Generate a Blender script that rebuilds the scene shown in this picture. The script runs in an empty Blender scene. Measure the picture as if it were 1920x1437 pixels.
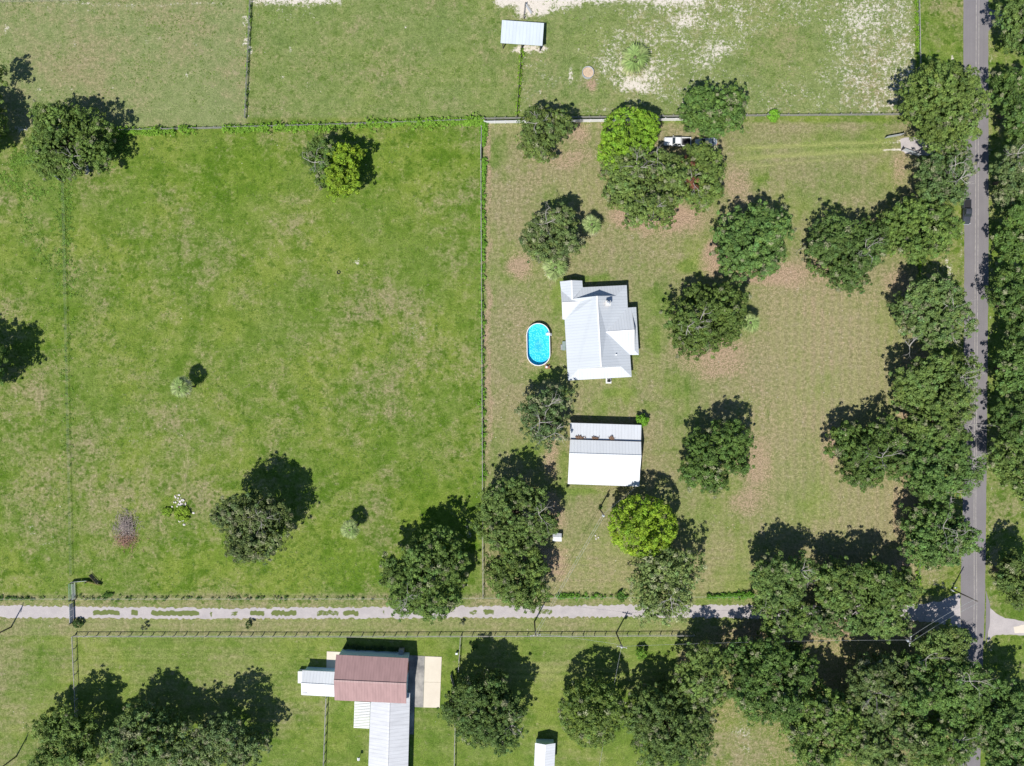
import bpy, math, random
import numpy as np
from mathutils import Vector, Matrix

random.seed(7)
rng = np.random.default_rng(11)
SC = bpy.context.scene
COL = SC.collection
H = 160.0            # camera height above the ground, metres
S = 0.12             # metres of ground per photo pixel (1920 px wide photo)

# ------------------------------------------------------------------ camera, sky, sun, exposure
cam_d = bpy.data.cameras.new("camera")
cam_d.sensor_width = 36.0
cam_d.lens = 36.0 * H / (1920 * S)
cam_d.clip_start = 1.0
cam_d.clip_end = 12000.0
cam = bpy.data.objects.new("camera", cam_d)
cam.location = (0, 0, H)
COL.objects.link(cam)
SC.camera = cam

ELEV, SX, SY = math.radians(57.5), -0.475, -0.88
world = bpy.data.worlds.new("World")
SC.world = world
world.use_nodes = True
wn = world.node_tree
wn.nodes.clear()
sky = wn.nodes.new("ShaderNodeTexSky")
sky.sky_type = 'NISHITA'
sky.sun_disc = False
sky.sun_elevation = ELEV
sky.sun_rotation = math.atan2(SX, SY)
sky.air_density = 1.0
sky.dust_density = 0.3
sky.ozone_density = 5.0
bg = wn.nodes.new("ShaderNodeBackground")
bg.inputs['Strength'].default_value = 0.088
wo = wn.nodes.new("ShaderNodeOutputWorld")
wn.links.new(sky.outputs[0], bg.inputs[0])
wn.links.new(bg.outputs[0], wo.inputs[0])

sun_d = bpy.data.lights.new("sun", 'SUN')
sun_d.energy = 5.0
sun_d.angle = math.radians(0.55)
sun_d.color = (1.0, 0.96, 0.89)
sun = bpy.data.objects.new("sun", sun_d)
to_sun = Vector((SX * math.cos(ELEV), SY * math.cos(ELEV), math.sin(ELEV)))
sun.rotation_euler = (-to_sun).to_track_quat('-Z', 'Y').to_euler()
sun.location = (0, 0, 300)
COL.objects.link(sun)

SC.view_settings.view_transform = 'Standard'
SC.view_settings.look = 'None'
SC.view_settings.exposure = 0.14
SC.view_settings.gamma = 1.0
SC.view_settings.use_curve_mapping = False
SC.cycles.max_bounces = 6
SC.cycles.diffuse_bounces = 3
SC.cycles.transmission_bounces = 4
SC.cycles.transparent_max_bounces = 6

# ------------------------------------------------------------------ helpers
def P(px, py, z=0.0):
    """Survey point: photo pixel to plan position for something standing z metres up."""
    k = S * (H - z) / H
    return Vector(((px - 960.0) * k, (718.5 - py) * k, z))

def PXY(px, py, z=0.0):
    v = P(px, py, z)
    return v.x, v.y

class MB:
    """collects geometry, links it as one mesh object"""
    def __init__(s):
        s.v, s.f, s.mi = [], [], []
    def add(s, verts, faces, mi=0):
        b = len(s.v)
        s.v += [tuple(p) for p in verts]
        s.f += [tuple(i + b for i in f) for f in faces]
        s.mi += [mi] * len(faces)
        return s
    def box(s, lo, hi, mi=0):
        x0, y0, z0 = lo; x1, y1, z1 = hi
        return s.add([(x0,y0,z0),(x1,y0,z0),(x1,y1,z0),(x0,y1,z0),(x0,y0,z1),(x1,y0,z1),(x1,y1,z1),(x0,y1,z1)],
                     [(3,2,1,0),(4,5,6,7),(0,1,5,4),(1,2,6,5),(2,3,7,6),(3,0,4,7)], mi)
    def slab(s, poly, t, mi=0, down=True):
        """thick plate under a polygon (top face is the polygon)"""
        n = len(poly)
        pv = [Vector(p) for p in poly]
        nrm = Vector((0, 0, 0))
        for i in range(n):
            a, b = pv[i], pv[(i + 1) % n]
            nrm += Vector(((a.y-b.y)*(a.z+b.z), (a.z-b.z)*(a.x+b.x), (a.x-b.x)*(a.y+b.y)))
        nrm.normalize()
        if nrm.z < -1e-4:
            pv.reverse(); nrm = -nrm
        off = Vector((0, 0, -t)) if down else -nrm * t
        vs = pv + [p + off for p in pv]
        fs = [tuple(range(n)), tuple(range(2*n-1, n-1, -1))]
        fs += [(i, i + n, (i+1) % n + n, (i+1) % n) for i in range(n)]
        return s.add(vs, fs, mi)
    def prism(s, poly, z0, z1, mi=0):
        n = len(poly)
        a = sum(poly[i][0]*poly[(i+1)%n][1] - poly[(i+1)%n][0]*poly[i][1] for i in range(n))
        if a < 0: poly = poly[::-1]
        vs = [(p[0], p[1], z1) for p in poly] + [(p[0], p[1], z0) for p in poly]
        fs = [tuple(range(n)), tuple(range(2*n-1, n-1, -1))]
        fs += [(i, i+n, (i+1) % n + n, (i+1) % n) for i in range(n)]
        return s.add(vs, fs, mi)
    def bar(s, a, b, w, h=None, mi=0):
        a, b = Vector(a), Vector(b); h = h or w
        d = (b - a).normalized()
        u = d.cross(Vector((0, 0, 1)))
        if u.length < 1e-3: u = Vector((1, 0, 0))
        u.normalize(); w2 = u.cross(d).normalized()
        vs = []
        for p in (a, b):
            for i, j in ((-1,-1),(1,-1),(1,1),(-1,1)):
                vs.append(p + u*(i*w/2) + w2*(j*h/2))
        return s.add(vs, [(0,3,2,1),(4,5,6,7),(0,1,5,4),(1,2,6,5),(2,3,7,6),(3,0,4,7)], mi)
    def tube(s, pts, radii, n=6, mi=0, cap=True):
        pts = [Vector(p) for p in pts]
        if not hasattr(radii, '__len__'): radii = [radii]*len(pts)
        vs, fs = [], []
        for k, p in enumerate(pts):
            d = (pts[min(k+1, len(pts)-1)] - pts[max(k-1, 0)]).normalized()
            u = d.cross(Vector((0.13, 0.2, 1)))
            if u.length < 1e-3: u = d.cross(Vector((1, 0, 0)))
            u.normalize(); w = d.cross(u)
            for i in range(n):
                t = 2*math.pi*i/n
                vs.append(p + (u*math.cos(t) + w*math.sin(t))*radii[k])
        for k in range(len(pts)-1):
            for i in range(n):
                j = (i+1) % n
                fs.append((k*n+i, k*n+j, (k+1)*n+j, (k+1)*n+i))
        if cap:
            fs.append(tuple(range(n-1, -1, -1)))
            b = (len(pts)-1)*n
            fs.append(tuple(range(b, b+n)))
        return s.add(vs, fs, mi)
    def lathe(s, prof, c=(0,0,0), n=16, mi=0):
        vs, fs = [], []
        for r, z in prof:
            for i in range(n):
                t = 2*math.pi*i/n
                vs.append((c[0]+r*math.cos(t), c[1]+r*math.sin(t), c[2]+z))
        for k in range(len(prof)-1):
            for i in range(n):
                j = (i+1) % n
                fs.append((k*n+i, k*n+j, (k+1)*n+j, (k+1)*n+i))
        return s.add(vs, fs, mi)
    def mesh(s, name, mats, smooth=False):
        m = bpy.data.meshes.new(name)
        m.from_pydata(s.v, [], s.f)
        for mt in (mats if isinstance(mats, (list, tuple)) else [mats]): m.materials.append(mt)
        if any(s.mi): m.polygons.foreach_set('material_index', s.mi)
        if smooth: m.polygons.foreach_set('use_smooth', [True]*len(m.polygons))
        m.update()
        return m
    def build(s, name, mats, parent=None, smooth=False):
        return link(name, s.mesh(name, mats, smooth), parent)

def link(name, mesh, parent=None, loc=None, rz=None):
    """mesh in world coordinates (loc None) or local coordinates put at loc"""
    o = bpy.data.objects.new(name, mesh)
    COL.objects.link(o)
    if parent is not None:
        o.parent = parent
        if loc is None:
            w = parent['_w'] if '_w' in parent else tuple(parent.location)
            if parent.parent is None:
                o.matrix_parent_inverse = Matrix.Rotation(-parent.rotation_euler.z, 4, 'Z') @ Matrix.Translation(-Vector(parent.location))
    if loc is not None: o.location = loc
    if rz is not None: o.rotation_euler = (0, 0, rz)
    return o

def tag(o, label=None, cat=None, group=None, kind=None):
    if label: o['label'] = label
    if cat: o['category'] = cat
    if group: o['group'] = group
    if kind: o['kind'] = kind
    return o

def thing(name, label, cat, loc, group=None, rz=0.0):
    o = bpy.data.objects.new(name, None)
    o.empty_display_size = 0.3
    COL.objects.link(o)
    o.location = loc
    o.rotation_euler = (0, 0, rz)
    return tag(o, label, cat, group)

def inset(poly, d):
    n = len(poly)
    a = sum(poly[i][0]*poly[(i+1)%n][1] - poly[(i+1)%n][0]*poly[i][1] for i in range(n))
    sg = 1 if a > 0 else -1
    out = []
    for i in range(n):
        p0, p1, p2 = (Vector(poly[(i+k-1) % n][:2]) for k in range(3))
        e1, e2 = (p1-p0).normalized(), (p2-p1).normalized()
        n1, n2 = Vector((-e1.y, e1.x))*sg, Vector((-e2.y, e2.x))*sg
        m = n1 + n2
        m = m / max(0.35, m.length_squared) * 2 if m.length > 1e-3 else n1
        out.append((p1.x + m.x*d, p1.y + m.y*d))
    return out

# ------------------------------------------------------------------ materials
class NT:
    def __init__(s, name):
        s.m = bpy.data.materials.new(name); s.m.use_nodes = True
        s.t = s.m.node_tree; s.t.nodes.clear()
        s.out = s.t.nodes.new('ShaderNodeOutputMaterial')
        s._pos = None
    def n(s, typ, **kw):
        nd = s.t.nodes.new(typ)
        for k, v in kw.items(): setattr(nd, k, v)
        return nd
    def set(s, sock, v):
        if isinstance(v, bpy.types.NodeSocket): s.t.links.new(v, sock)
        elif v is not None: sock.default_value = v
    @property
    def pos(s):
        if s._pos is None: s._pos = s.n('ShaderNodeNewGeometry').outputs['Position']
        return s._pos
    def math(s, op, a, b=None, c=None, clamp=False):
        nd = s.n('ShaderNodeMath', operation=op, use_clamp=clamp)
        s.set(nd.inputs[0], a); s.set(nd.inputs[1], b); s.set(nd.inputs[2], c)
        return nd.outputs[0]
    def noise(s, scale, detail=2.0, rough=0.55, vec=None, dim='3D'):
        nd = s.n('ShaderNodeTexNoise', noise_dimensions=dim)
        s.set(nd.inputs['Vector'], vec if vec is not None else s.pos)
        nd.inputs['Scale'].default_value = scale
        nd.inputs['Detail'].default_value = detail
        nd.inputs['Roughness'].default_value = rough
        return nd.outputs['Fac']
    def rng(s, v, a, b, c=0.0, d=1.0, smooth=False):
        nd = s.n('ShaderNodeMapRange', interpolation_type='SMOOTHSTEP' if smooth else 'LINEAR')
        s.set(nd.inputs[0], v); s.set(nd.inputs[1], a); s.set(nd.inputs[2], b)
        s.set(nd.inputs[3], c); s.set(nd.inputs[4], d)
        return nd.outputs[0]
    def mix(s, f, a, b, mode='MIX'):
        nd = s.n('ShaderNodeMix', data_type='RGBA', blend_type=mode)
        s.set(nd.inputs[0], f)
        for i, v in ((6, a), (7, b)):
            if isinstance(v, tuple): v = (*v, 1.0)[:4]
            s.set(nd.inputs[i], v)
        return nd.outputs[2]
    def bump(s, h, strength=0.3, dist=0.05):
        nd = s.n('ShaderNodeBump')
        nd.inputs['Strength'].default_value = strength
        nd.inputs['Distance'].default_value = dist
        s.set(nd.inputs['Height'], h)
        return nd.outputs[0]
    def bsdf(s, col, rough=0.8, metal=0.0, normal=None, spec=0.3):
        b = s.n('ShaderNodeBsdfPrincipled')
        if isinstance(col, tuple): col = (*col, 1.0)[:4]
        s.set(b.inputs['Base Color'], col); s.set(b.inputs['Roughness'], rough)
        b.inputs['Metallic'].default_value = metal
        b.inputs['Specular IOR Level'].default_value = spec
        if normal is not None: s.set(b.inputs['Normal'], normal)
        s.t.links.new(b.outputs[0], s.out.inputs[0])
        return b

def plain(name, col, rough=0.8, metal=0.0, var=0.15, scale=3.0, spec=0.3):
    t = NT(name)
    f = t.rng(t.noise(scale, 4), 0.3, 0.7)
    c = t.mix(f, tuple(x*(1-var) for x in col), tuple(min(1, x*(1+var)) for x in col))
    t.bsdf(c, rough, metal, spec=spec)
    return t.m

def metal_roof(name, col, angle_deg, rib=0.62, dirt=0.1, rough=0.5):
    """ribbed sheet metal: ribs run along angle_deg (plan); tone varies from sheet to sheet"""
    t = NT(name)
    a = math.radians(angle_deg)
    ax = (-math.sin(a), math.cos(a), 0.0)
    dp = t.n('ShaderNodeVectorMath', operation='DOT_PRODUCT')
    t.set(dp.inputs[0], t.pos); dp.inputs[1].default_value = ax
    u = dp.outputs['Value']
    fr = t.math('FRACT', t.math('DIVIDE', u, rib))
    tri = t.math('ABSOLUTE', t.math('SUBTRACT', fr, 0.5))
    ribm = t.rng(tri, 0.36, 0.46, 0.0, 1.0, True)
    sheet = t.math('FLOOR', t.math('DIVIDE', u, rib*1.5))
    wnz = t.n('ShaderNodeTexWhiteNoise', noise_dimensions='1D')
    t.set(wnz.inputs['W'], sheet)
    tone = t.rng(wnz.outputs['Value'], 0, 1, 0.975, 1.015)
    sv = t.n('ShaderNodeVectorMath', operation='MULTIPLY'); t.set(sv.inputs[0], t.pos)
    sv.inputs[1].default_value = (abs(math.cos(a))*.25 + abs(math.sin(a))*1.4, abs(math.sin(a))*.25 + abs(math.cos(a))*1.4, .4)
    stain = t.rng(t.noise(0.9, 5, 0.6, sv.outputs[0]), 0.40, 0.75, 1.0, 1.0 - dirt*1.3)
    fine = t.rng(t.noise(7.0, 3), 0.3, 0.7, 0.97, 1.02)
    k = t.math('MULTIPLY', t.math('MULTIPLY', tone, stain), fine)
    k = t.math('MULTIPLY', k, t.rng(ribm, 0, 1, 1.0, 0.89))
    cc = t.n('ShaderNodeCombineColor')
    for i in range(3): t.set(cc.inputs[i], t.math('MULTIPLY', k, col[i]))
    t.bsdf(cc.outputs[0], rough, 0.0, t.bump(ribm, 0.35, 0.03), spec=0.3)
    return t.m

def leaf_mat(name, trans=0.28, rough=0.55):
    t = NT(name)
    at = t.n('ShaderNodeAttribute', attribute_name='leaf_col')
    col = at.outputs['Color']
    b = t.n('ShaderNodeBsdfPrincipled')
    t.set(b.inputs['Base Color'], col)
    b.inputs['Roughness'].default_value = rough
    b.inputs['Specular IOR Level'].default_value = 0.2
    tr = t.n('ShaderNodeBsdfTranslucent')
    t.set(tr.inputs['Color'], t.mix(1.0, col, (1.0, 1.0, 0.55), 'MULTIPLY'))
    mx = t.n('ShaderNodeMixShader'); mx.inputs[0].default_value = trans
    t.t.links.new(b.outputs[0], mx.inputs[1]); t.t.links.new(tr.outputs[0], mx.inputs[2])
    t.t.links.new(mx.outputs[0], t.out.inputs[0])
    return t.m

M = {}
M['leaf'] = leaf_mat('foliage')
M['bark'] = plain('bark', (0.13, 0.105, 0.08), 0.95, var=0.35, scale=4)
M['bare'] = plain('bare_wood', (0.36, 0.34, 0.31), 0.9, var=0.2)
M['stick'] = plain('dead_sticks', (0.37, 0.31, 0.285), 0.9, var=0.4, scale=5)
M['stick_red'] = plain('dead_sticks_red', (0.37, 0.22, 0.16), 0.9, var=0.35, scale=5)
M['wood_grey'] = plain('weathered_wood', (0.30, 0.29, 0.28), 0.9, var=0.25, scale=2)
M['wood_dark'] = plain('dark_wood', (0.12, 0.105, 0.09), 0.9, var=0.3, scale=3)
M['wood_red'] = plain('rusty_sheet', (0.30, 0.15, 0.10), 0.8, var=0.3, scale=3)
M['wood_brown'] = plain('brown_boards', (0.20, 0.15, 0.10), 0.9, var=0.3, scale=3)
M['vinyl'] = plain('white_vinyl', (0.78, 0.78, 0.80), 0.5, var=0.05)
M['white'] = plain('white_paint', (0.76, 0.76, 0.76), 0.55, var=0.05)
M['galv'] = plain('galvanised_steel', (0.48, 0.51, 0.55), 0.45, 0.1, var=0.15)
M['green_pipe'] = plain('green_pipe', (0.16, 0.30, 0.24), 0.5, 0.2, var=0.2)
M['wire'] = plain('fence_wire', (0.30, 0.30, 0.29), 0.6, 0.3)
M['cable'] = plain('power_cable', (0.60, 0.62, 0.60), 0.5, 0.3)
M['black'] = plain('black_plastic', (0.018, 0.018, 0.02), 0.6)
M['grey'] = plain('grey_metal', (0.32, 0.33, 0.35), 0.5, 0.2)
M['siding_white'] = plain('white_siding', (0.62, 0.62, 0.60), 0.7, var=0.06)
M['siding_blue'] = plain('pale_blue_siding', (0.46, 0.66, 0.77), 0.6, var=0.06)
M['siding_red'] = plain('red_brown_siding', (0.30, 0.12, 0.085), 0.8, var=0.15)
M['brick'] = plain('chimney_brick', (0.55, 0.42, 0.36), 0.9, var=0.2, scale=6)
M['glass'] = plain('window_glass', (0.03, 0.04, 0.045), 0.08, 0.0, spec=0.7)
M['tyre'] = plain('tyre_rubber', (0.02, 0.02, 0.02), 0.85)
M['rim'] = plain('wheel_rim', (0.45, 0.45, 0.46), 0.35, 0.7)
M['charcoal'] = plain('charcoal_paint', (0.075, 0.085, 0.11), 0.3, 0.35, var=0.06, spec=0.5)
M['car_white'] = plain('white_car_paint', (0.72, 0.73, 0.74), 0.28, 0.0, var=0.03, spec=0.5)
M['car_silver'] = plain('silver_car_paint', (0.60, 0.64, 0.68), 0.3, 0.2, var=0.04, spec=0.5)
M['bedliner'] = plain('black_bed_liner', (0.022, 0.022, 0.026), 0.7)
M['lamp_red'] = plain('tail_lamp', (0.35, 0.02, 0.02), 0.25, spec=0.5)
M['lamp_clear'] = plain('head_lamp', (0.7, 0.7, 0.72), 0.15, spec=0.6)
M['dry_leaf'] = plain('dry_leaves', (0.22, 0.14, 0.095), 0.9, var=0.4, scale=6)
M['stone'] = plain('pale_stones', (0.62, 0.58, 0.56), 0.9, var=0.2, scale=4)
M['hay'] = plain('old_hay', (0.50, 0.38, 0.27), 0.95, var=0.25, scale=3)

RH = 3.8   # the house is turned a few degrees on its plot
M['roof_ew'] = metal_roof('white_metal_roof_east_west', (0.53, 0.565, 0.605), RH, dirt=0.03)
M['roof_ns'] = metal_roof('white_metal_roof_north_south', (0.56, 0.59, 0.625), 90 + RH, dirt=0.03)
M['barn_roof'] = metal_roof('barn_metal_roof', (0.70, 0.72, 0.74), 90 - 1.8, rib=0.7, dirt=0.03)
M['barn_roof_low'] = metal_roof('barn_lower_metal_roof', (0.64, 0.66, 0.69), 90 - 1.8, rib=0.7, dirt=0.07)
M['red_roof'] = metal_roof('faded_red_metal_roof', (0.37, 0.232, 0.225), 90 - 2.8, rib=0.6, dirt=0.16)
M['grey_roof'] = metal_roof('grey_metal_roof', (0.56, 0.57, 0.60), -1.5, rib=0.8, dirt=0.14)
M['shed_roof'] = metal_roof('white_shed_roof', (0.68, 0.70, 0.72), 90 - 2.8, rib=0.7, dirt=0.06)
M['shed_roof_ew'] = metal_roof('white_shed_roof_ew', (0.66, 0.68, 0.72), -2.0, rib=0.6, dirt=0.06)
M['top_shed_roof'] = metal_roof('loafing_shed_roof', (0.62, 0.68, 0.72), 90 - 4.0, rib=0.75, dirt=0.06)

def m_asphalt():
    t = NT('old_asphalt')
    f = t.rng(t.noise(0.25, 5, 0.6), 0.3, 0.7)
    g = t.rng(t.noise(6.0, 3, 0.7), 0.25, 0.75)
    sep = t.n('ShaderNodeSeparateXYZ'); t.set(sep.inputs[0], t.pos)
    # long tyre-worn streaks along the lane
    sc = t.n('ShaderNodeVectorMath', operation='MULTIPLY'); t.set(sc.inputs[0], t.pos); sc.inputs[1].default_value = (1.6, 0.02, 1)
    st = t.rng(t.noise(1.0, 3, 0.6, sc.outputs[0]), 0.3, 0.7)
    c = t.mix(f, (0.175, 0.162, 0.172), (0.215, 0.20, 0.208))
    c = t.mix(t.math('MULTIPLY', st, 0.4), c, (0.145, 0.137, 0.146))
    c = t.mix(t.math('MULTIPLY', g, 0.35), c, (0.24, 0.228, 0.23))
    t.bsdf(c, 0.9, 0, t.bump(g, 0.3, 0.02), spec=0.2)
    return t.m

def m_gravel():
    t = NT('pale_gravel')
    at = t.n('ShaderNodeAttribute', attribute_name='zone')
    sp = t.n('ShaderNodeSeparateColor'); t.set(sp.inputs[0], at.outputs['Color'])
    n1 = t.rng(t.noise(0.5, 4, 0.6), 0.3, 0.7)
    n2 = t.rng(t.noise(5.0, 4, 0.7), 0.25, 0.75)
    c = t.mix(n1, (0.41, 0.375, 0.375), (0.52, 0.475, 0.465))
    c = t.mix(t.math('MULTIPLY', n2, 0.5), c, (0.27, 0.25, 0.25))
    gn = t.noise(1.4, 5, 0.7)
    gm = t.rng(t.math('ADD', gn, sp.outputs[0]), 0.90, 1.08, 0, 1, True)
    gc = t.mix(n2, (0.09, 0.13, 0.03), (0.17, 0.19, 0.07))
    c = t.mix(gm, c, gc)
    t.bsdf(c, 0.95, 0, t.bump(n2, 0.5, 0.04), spec=0.15)
    return t.m

def m_concrete(name, a, b, stains=0.4):
    t = NT(name)
    n1 = t.rng(t.noise(0.35, 5, 0.62), 0.35, 0.7)
    n2 = t.rng(t.noise(3.5, 4, 0.6), 0.3, 0.7)
    c = t.mix(t.math('MULTIPLY', n1, stains*2, clamp=True), a, b)
    c = t.mix(t.math('MULTIPLY', n2, 0.25), c, tuple(x*0.8 for x in a))
    t.bsdf(c, 0.85, 0, t.bump(n2, 0.2, 0.01), spec=0.2)
    return t.m

M['asphalt'] = m_asphalt()
M['gravel'] = m_gravel()
M['concrete_new'] = m_concrete('cream_concrete', (0.66, 0.60, 0.50), (0.56, 0.49, 0.40), 0.3)
M['concrete_old'] = m_concrete('stained_concrete', (0.40, 0.38, 0.35), (0.16, 0.16, 0.16), 0.6)
M['paint_line'] = plain('faded_road_paint', (0.32, 0.30, 0.28), 0.8, var=0.3, scale=1.2)

def m_ground():
    t = NT('grass_ground')
    z1 = t.n('ShaderNodeAttribute', attribute_name='zone')
    z2 = t.n('ShaderNodeAttribute', attribute_name='zone_b')
    s1 = t.n('ShaderNodeSeparateColor'); t.set(s1.inputs[0], z1.outputs['Color'])
    s2 = t.n('ShaderNodeSeparateColor'); t.set(s2.inputs[0], z2.outputs['Color'])
    tan, sand, lush = s1.outputs
    litter, mow, dull = s2.outputs
    mown = z2.outputs['Alpha']
    calm = t.rng(mown, 0, 1, 1.0, 0.5)
    wv = t.n('ShaderNodeTexNoise'); t.set(wv.inputs['Vector'], t.pos); wv.inputs['Scale'].default_value = 0.35
    wv.inputs['Detail'].default_value = 3
    wsub = t.n('ShaderNodeVectorMath', operation='MULTIPLY_ADD'); t.set(wsub.inputs[0], wv.outputs['Color'])
    wsub.inputs[1].default_value = (0.7, 0.7, 0); t.set(wsub.inputs[2], t.pos)
    wp = wsub.outputs[0]
    a = t.rng(t.noise(0.09, 4, 0.6, wp), 0.32, 0.68)      # ten-metre patches
    b = t.rng(t.noise(0.42, 4, 0.62, wp), 0.30, 0.70)     # tussocks
    c = t.rng(t.noise(1.5, 3, 0.62), 0.28, 0.72)          # clumps
    d = t.rng(t.noise(4.2, 3, 0.7), 0.26, 0.74)           # blades
    # greens
    g1 = t.mix(b, (0.118, 0.188, 0.026), (0.200, 0.260, 0.062))
    lushc = t.mix(b, (0.082, 0.166, 0.011), (0.165, 0.250, 0.028))
    lf = t.rng(t.math('ADD', t.math('MULTIPLY', lush, 1.3), t.math('MULTIPLY', t.math('SUBTRACT', c, 0.5), 0.6)), 0.3, 1.1, 0, 1, True)
    g = t.mix(lf, g1, lushc)
    p1 = t.rng(t.noise(0.055, 3, 0.55, wp), 0.40, 0.66, 0, 0.8, True)
    g = t.mix(p1, g, t.mix(b, (0.165, 0.230, 0.030), (0.255, 0.300, 0.065)))
    p2 = t.rng(t.noise(0.16, 4, 0.62, wp), 0.53, 0.36, 0, 1, True)
    g = t.mix(t.math('MULTIPLY', p2, t.rng(lush, 0.1, 0.6, 0.25, 0.85)), g, t.mix(b, (0.062, 0.136, 0.008), (0.118, 0.205, 0.017)))
    dullc = t.mix(b, (0.180, 0.225, 0.085), (0.272, 0.305, 0.140))
    g = t.mix(dull, g, dullc)
    # thin, dry grass showing between the tussocks
    tanc = t.mix(c, (0.230, 0.210, 0.100), (0.345, 0.300, 0.175))
    tf = t.math('ADD', tan, t.math('MULTIPLY', calm, t.math('MULTIPLY', t.math('SUBTRACT', t.math('ADD', t.math('MULTIPLY', b, 0.6), t.math('MULTIPLY', c, 0.4)), 0.5), 0.95)))
    tf = t.math('ADD', tf, t.math('MULTIPLY', t.math('SUBTRACT', a, 0.5), 0.5))
    tf = t.rng(tf, 0.10, 0.98, 0, 0.95, True)
    col = t.mix(tf, g, tanc)
    # dark weed tussocks, one to three metres across
    e = t.noise(0.62, 3, 0.55)
    tuft = t.rng(t.math('ADD', e, t.math('MULTIPLY', t.math('SUBTRACT', c, 0.5), 0.12)), 0.475, 0.33, 0, 0.9, True)
    tuft = t.math('MULTIPLY', tuft, calm)
    tuft = t.math('MULTIPLY', tuft, t.math('MULTIPLY', t.rng(lush, 0.05, 0.55, 0.22, 0.88), t.rng(dull, 0.2, 0.7, 1.0, 0.45)))
    col = t.mix(tuft, col, (0.070, 0.140, 0.010))
    # pale greyish thin spots
    f2 = t.noise(0.65, 4, 0.65)
    thin = t.rng(t.math('ADD', f2, t.math('MULTIPLY', tan, 0.12)), 0.62, 0.74, 0, 0.42, True)
    col = t.mix(thin, col, (0.34, 0.29, 0.19))
    # leaf litter
    lt = t.math('ADD', litter, t.math('MULTIPLY', t.math('SUBTRACT', t.math('ADD', t.math('MULTIPLY', c, 0.4), t.math('MULTIPLY', d, 0.6)), 0.5), 0.8))
    lt = t.rng(lt, 0.08, 0.85, 0, 0.92, True)
    litc = t.mix(d, (0.29, 0.195, 0.130), (0.50, 0.36, 0.26))
    col = t.mix(lt, col, litc)
    # mowing and wheel marks
    col = t.mix(t.math('MULTIPLY', mow, 0.85), col, (0.33, 0.355, 0.12))
    # blade scale contrast
    k = t.rng(d, 0, 1, 0.40, 1.28)
    k = t.math('MULTIPLY', k, t.rng(c, 0, 1, 0.82, 1.16))
    kc = t.n('ShaderNodeCombineColor')
    for i in range(3): t.set(kc.inputs[i], k)
    col = t.mix(1.0, col, kc.outputs[0], 'MULTIPLY')
    # bare pale sand
    sn = t.math('ADD', t.math('MULTIPLY', t.noise(1.3, 5, 0.75, wp), 0.55), t.math('MULTIPLY', t.noise(0.30, 3, 0.6), 0.20))
    sn = t.math('ADD', sn, t.math('MULTIPLY', t.noise(3.2, 3, 0.7), 0.25))
    sm = t.rng(t.math('ADD', sn, t.math('MULTIPLY', sand, 0.33)), 0.655, 0.775, 0, 0.92, True)
    vo = t.n('ShaderNodeTexVoronoi', feature='F1'); t.set(vo.inputs['Vector'], t.pos); vo.inputs['Scale'].default_value = 0.85
    spk = t.math('MULTIPLY', t.math('LESS_THAN', vo.outputs['Distance'], 0.085), t.math('LESS_THAN', t.noise(0.33, 2), t.rng(tan, 0.3, 0.8, 0.34, 0.50)))
    sm = t.math('MAXIMUM', sm, t.math('MULTIPLY', spk, 0.6))
    sandc = t.mix(d, (0.50, 0.44, 0.385), (0.76, 0.70, 0.63))
    col = t.mix(sm, col, sandc)
    hgt = t.math('ADD', t.math('MULTIPLY', c, 0.6), t.math('MULTIPLY', d, 0.4))
    t.bsdf(col, 0.95, 0, t.bump(hgt, 0.55, 0.12), spec=0.12)
    return t.m
M['ground'] = m_ground()

def m_water():
    t = NT('pool_water')
    vor = t.n('ShaderNodeTexVoronoi', feature='DISTANCE_TO_EDGE')
    wv = t.n('ShaderNodeTexNoise'); t.set(wv.inputs['Vector'], t.pos); wv.inputs['Scale'].default_value = 1.8
    ma = t.n('ShaderNodeVectorMath', operation='MULTIPLY_ADD'); t.set(ma.inputs[0], wv.outputs['Color'])
    ma.inputs[1].default_value = (0.5, 0.5, 0); t.set(ma.inputs[2], t.pos)
    t.set(vor.inputs['Vector'], ma.outputs[0]); vor.inputs['Scale'].default_value = 3.0
    h = t.rng(vor.outputs['Distance'], 0, 0.25)
    b = t.n('ShaderNodeBsdfPrincipled')
    b.inputs['Base Color'].default_value = (0.75, 0.95, 1.0, 1)
    b.inputs['Transmission Weight'].default_value = 1.0
    b.inputs['Roughness'].default_value = 0.02
    b.inputs['IOR'].default_value = 1.33
    t.set(b.inputs['Normal'], t.bump(t.noise(2.2, 3), 0.25, 0.08))
    tr = t.n('ShaderNodeBsdfTransparent'); tr.inputs[0].default_value = (0.80, 0.97, 1.0, 1)
    fr = t.n('ShaderNodeFresnel'); fr.inputs['IOR'].default_value = 1.33
    gl = t.n('ShaderNodeBsdfGlossy'); gl.inputs['Roughness'].default_value = 0.03
    t.set(gl.inputs['Normal'], t.bump(t.noise(2.2, 3), 0.3, 0.08))
    mx = t.n('ShaderNodeMixShader'); t.set(mx.inputs[0], fr.outputs[0])
    t.t.links.new(tr.outputs[0], mx.inputs[1]); t.t.links.new(gl.outputs[0], mx.inputs[2])
    t.t.links.new(mx.outputs[0], t.out.inputs[0])
    return t.m

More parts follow.
